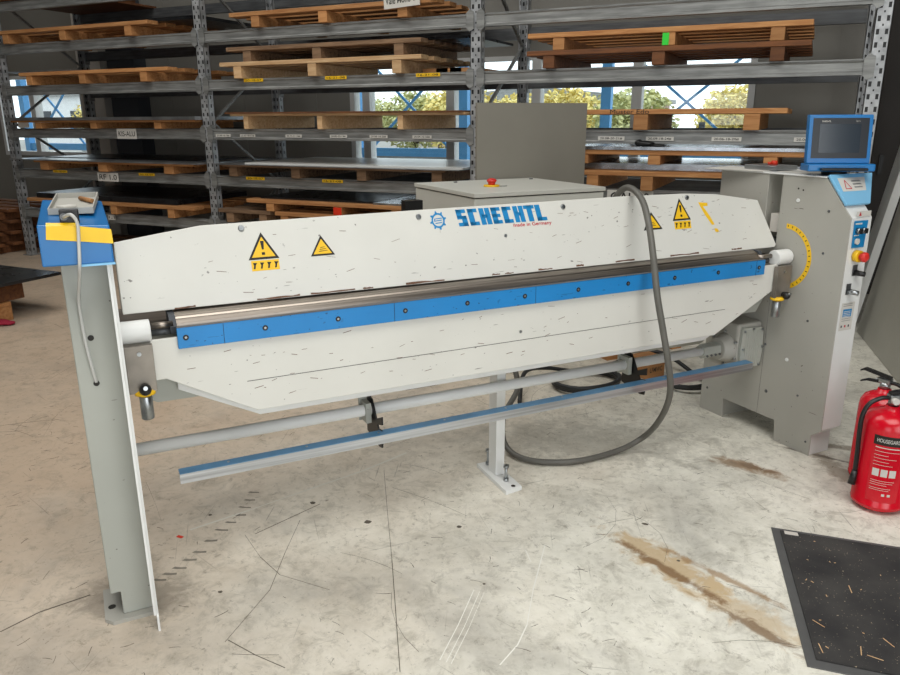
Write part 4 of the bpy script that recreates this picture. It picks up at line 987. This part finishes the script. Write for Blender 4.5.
# ---- fire extinguishers
def extinguisher(loc, rz, label, r=.092, sz=1.0):
    o = empty('fire_extinguisher', loc, rz, label, 'fire extinguisher', 'red fire extinguishers')
    o.scale = (1,1,sz)
    MB().lathe([(.060,0),(.070,.006),(r,.022),(r,.030),(r+.0015,.032),(r,.034),(r,.36),(r*.96,.385),(r*.82,.408),(r*.55,.424),(.026,.432),(.024,.446)],n=40).build('cylinder','ext',o)
    def lab(a0,a1,z0,z1,name,mat,e,par=o):
        mb = MB(); n = 14; b = bmesh.new(); rows = []
        for i in range(n+1):
            a = a0+(a1-a0)*i/n
            rows.append([b.verts.new(((r+e)*cos(a),(r+e)*sin(a),z)) for z in (z0,z1)])
        for i in range(n): b.faces.new((rows[i][0],rows[i+1][0],rows[i+1][1],rows[i][1]))
        mb.merge(b); return mb.build(name,mat,par)
    cface_ = -pi/2-.40
    L1 = lab(cface_-.62,cface_+.62,.305,.345,'black_label','ink',.0006)
    def wrap(a,b,z0,e): 
        an = cface_-.5+a/r; return ((r+e)*cos(an),(r+e)*sin(an),z0+b)
    lettering('HOUSEGARD',.016,lambda a,b: wrap(a,b,.317,.0012),'lettering','paper',L1,width=.078,bold=.01)
    L2 = lab(cface_-.62,cface_+.55,.06,.302,'instruction_label','ext',.0004)
    for k,(z,wd) in enumerate(((.293,1.0),(.278,.9),(.262,.5),(.248,.8),(.234,.55),(.220,.7),(.152,.85),(.143,.8),(.134,.6),(.120,.75),(.112,.7))):
        lab(cface_-.52,cface_-.52+wd,z,z+(.004 if k==0 else .0016),'text_line','paper',.001,L2)
    for k in range(3): 
        lab(cface_-.5+.3*k,cface_-.5+.3*k+.24,.172,.204,'pictogram','paper',.001,L2)
    for k in range(2): lab(cface_-.05+.2*k,cface_+.06+.2*k,.088,.098,'seal_mark','paper',.001,L2)
    MB().cyl((0,0,.446),(0,0,.475),.020,.018).box(-.022,.022,-.016,.016,.470,.492,.003).build('valve','zinc',o)
    MB().cyl((-.01,-.016,.472),(-.01,-.034,.472),.013,n=18).build('pressure_gauge','paper',o)
    MB().prism([(-.02,.492),(.085,.508),(.100,.500),(.100,.507),(.085,.520),(-.02,.504)], lambda a,b:(a,-.012,b), lambda a,b:(a,.012,b)).build('upper_handle','black',o,bev=.002)
    MB().prism([(-.018,.470),(.07,.462),(.095,.45),(.095,.458),(.07,.472),(-.018,.482)], lambda a,b:(a,-.010,b), lambda a,b:(a,.010,b)).build('lower_handle','black',o,bev=.002)
    MB().cyl((.03,-.02,.486),(.03,.02,.486),.003).build('safety_pin','zinc',o)
    MB().tube([(-.02,0,.478),(-.05,.0,.476),(-.09,0,.452),(-.109,0,.40),(-.110,0,.33),(-.106,0,.24),(-.104,0,.16)],.0085,10).build('hose','black',o)
    MB().cyl((-.104,0,.16),(-.110,0,.10),.010,.014).build('nozzle','black',o)
    return o
extinguisher((.385,3.065,0), R(25), 'front red fire extinguisher with black hose, nearest the mat', .093, .93)
extinguisher((.375,3.30,0), R(150), 'rear red fire extinguisher half hidden behind the front one', .083, .90)

# ---- floor mat
m0, m1, m2 = Vector((.024,2.71)), Vector((.152,1.969)), Vector((.44,2.754))
du = (m2-m0).normalized(); dv = (m1-m0).normalized()
mt = empty('floor_mat', (.62,2.36,0), 0, 'charcoal floor mat with grey border at the lower right', 'floor mat')
def mq(a,b): p = m0+du*a+dv*b; return (p.x-.62,p.y-2.36)
W_, H_ = 1.15, .752
MB().prism([mq(0,0),mq(W_,0),mq(W_,H_),mq(0,H_)], lambda a,b:(a,b,0), lambda a,b:(a,b,.004)).build('border','matborder',mt,bev=.001)
MB().prism([mq(.028,.022),mq(W_-.03,.022),mq(W_-.03,H_-.032),mq(.028,H_-.032)], lambda a,b:(a,b,.0041), lambda a,b:(a,b,.009)).build('pile','carpet',mt)
q = MB().prism([mq(.04,.022),mq(.085,.022),mq(.085,.045),mq(.04,.045)], lambda a,b:(a,b,.0091), lambda a,b:(a,b,.0096)).build('woven_tag','column',mt)
rd = random.Random(9); lb_ = MB()
for k in range(70):
    a, b2 = rd.uniform(.04,.9), rd.uniform(.03,.7); an = rd.uniform(0,pi); L_ = rd.choice((.003,.003,.005,.02)) ; p = Vector(mq(a,b2)); e = Vector((cos(an),sin(an))); f = Vector((-e.y,e.x))*.0012
    lb_.prism([tuple(p-e*L_-f),tuple(p+e*L_-f),tuple(p+e*L_+f),tuple(p-e*L_+f)], lambda a,b:(a,b,.0091), lambda a,b:(a,b,.0098))
tag(lb_.build('litter_flecks','woodpale',mt),kind='stuff')

# ---- scuffs on the floor
sc = MB(); rd = random.Random(21)
def rib(pts, w_):
    for i in range(len(pts)-1):
        p, q = Vector(pts[i]), Vector(pts[i+1]); e = (q-p).normalized(); f = Vector((-e.y,e.x))*w_*.5*rd.uniform(.5,1.2)
        sc.prism([tuple(p-f),tuple(q-f),tuple(q+f),tuple(p+f)], lambda a,b:(a,b,.0002), lambda a,b:(a,b,.0006))
for k in range(520):
    x, y = rd.uniform(-3.6,.3), rd.uniform(1.0,4.4); a = rd.uniform(0,pi); L_ = rd.uniform(.008,.05) if k%9 else rd.uniform(.1,.45); cv_ = rd.uniform(-2.5,2.5) if k%9 else rd.uniform(-.5,.5)
    pts = []
    for i in range(5):
        pts.append((x,y)); x += cos(a)*L_/4; y += sin(a)*L_/4; a += cv_*L_*2
    rib(pts, rd.uniform(.0008,.0022) if k%9 else rd.uniform(.0006,.0013))
rib([(-1.506,2.527),(-1.32,2.23),(-1.139,1.945),(-.853,1.482)],.0022)
rib([(-1.674,1.882),(-1.586,2.165)],.004)
rib([(-1.371,1.377),(-1.411,1.632),(-1.50,1.83),(-1.584,2.032)],.002)
rib([(-1.703,1.861),(-1.56,1.77),(-1.433,1.713),(-1.236,1.713)],.002)
rib([(-1.369,1.387),(-1.257,1.37),(-1.148,1.363)],.003)
rib([(-2.005,1.132),(-1.982,1.245),(-1.914,1.371)],.007)
for x, y, q in ((-1.616,2.161,.014),(-1.344,2.127,.017),(-1.02,2.237,.012),(-1.919,1.919,.009),(-1.549,1.557,.009),(-.401,2.545,.013),(-.80,1.95,.006),(-.25,2.35,.007)):
    sc.prism([(x+q*cos(t_*pi/4)*rd.uniform(.7,1.1), y+q*.8*sin(t_*pi/4)*rd.uniform(.7,1.1)) for t_ in range(8)], lambda a,b:(a,b,.0002), lambda a,b:(a,b,.0006))
M['scuff'] = paint('dark_scuff',(100,92,80),.8,0,.3,30)
tag(sc.build('floor_scuffs','scuff'),'thin dark scratches scattered over the concrete floor','floor scratches',kind='stuff')
sc = MB()
TP = [(-1.773,1.525),(-1.764,1.604),(-1.772,1.707),(-1.803,1.853),(-1.815,1.967),(-1.857,2.076),(-1.911,2.191)]
for i in range(len(TP)-1):                             # broken tyre print beside the left post
    for q_ in (.0,.5):
        x, y = TP[i][0]*(1-q_)+TP[i+1][0]*q_, TP[i][1]*(1-q_)+TP[i+1][1]*q_
        a_, b_ = rd.uniform(.018,.026), rd.uniform(.010,.016)
        sc.prism([(x-a_,y-b_),(x-a_*.2,y-b_*.7),(x+a_,y+b_*.4),(x+a_*.7,y+b_),(x,y+b_*.3),(x-a_*.9,y-b_*.1)], lambda a,b:(a,b,.0002), lambda a,b:(a,b,.0005))
M['tyre'] = paint('tyre_dust',(140,134,122),.9,0,.3,30)
tag(sc.build('tyre_print','tyre'),'broken tyre print on the floor right of the left post','tyre print',kind='stuff')
M['pale'] = paint('pale_scrape',(214,211,200),.8)
sc = MB(); rib([(-1.91,1.804),(-1.805,2.013),(-1.70,2.24),(-1.58,2.493),(-1.50,2.72)],.008)
tag(sc.build('pale_scrape','pale'),'long straight pale scrape on the floor below the trip bar','floor scratch',kind='stuff')
M['chalk'] = paint('white_scrape',(238,236,228),.8)
sc = MB(); rib([(-.616,1.622),(-.600,1.72),(-.605,1.814),(-.645,1.986),(-.693,2.253)],.0035); rib([(-.745,2.194),(-.703,2.132)],.005)
tag(sc.build('pale_scrape','chalk'),'curved white scrape in the middle of the foreground floor','floor scratch',kind='stuff')
sc = MB(); 
for d_ in (0,.02,.035): rib([(-.775+d_,1.57),(-.791+d_,1.728),(-.817+d_,1.907)],.0025)
tag(sc.build('pale_scrape','chalk'),'group of short parallel white scrapes left of the curved one','floor scratch',kind='stuff')
tag(MB().box(-.012,.012,-.006,.006,0,.0015).build('red_fleck','redpaint',loc=(-1.908,1.752,.0003)),'tiny red fleck on the floor right of the left post','fleck')
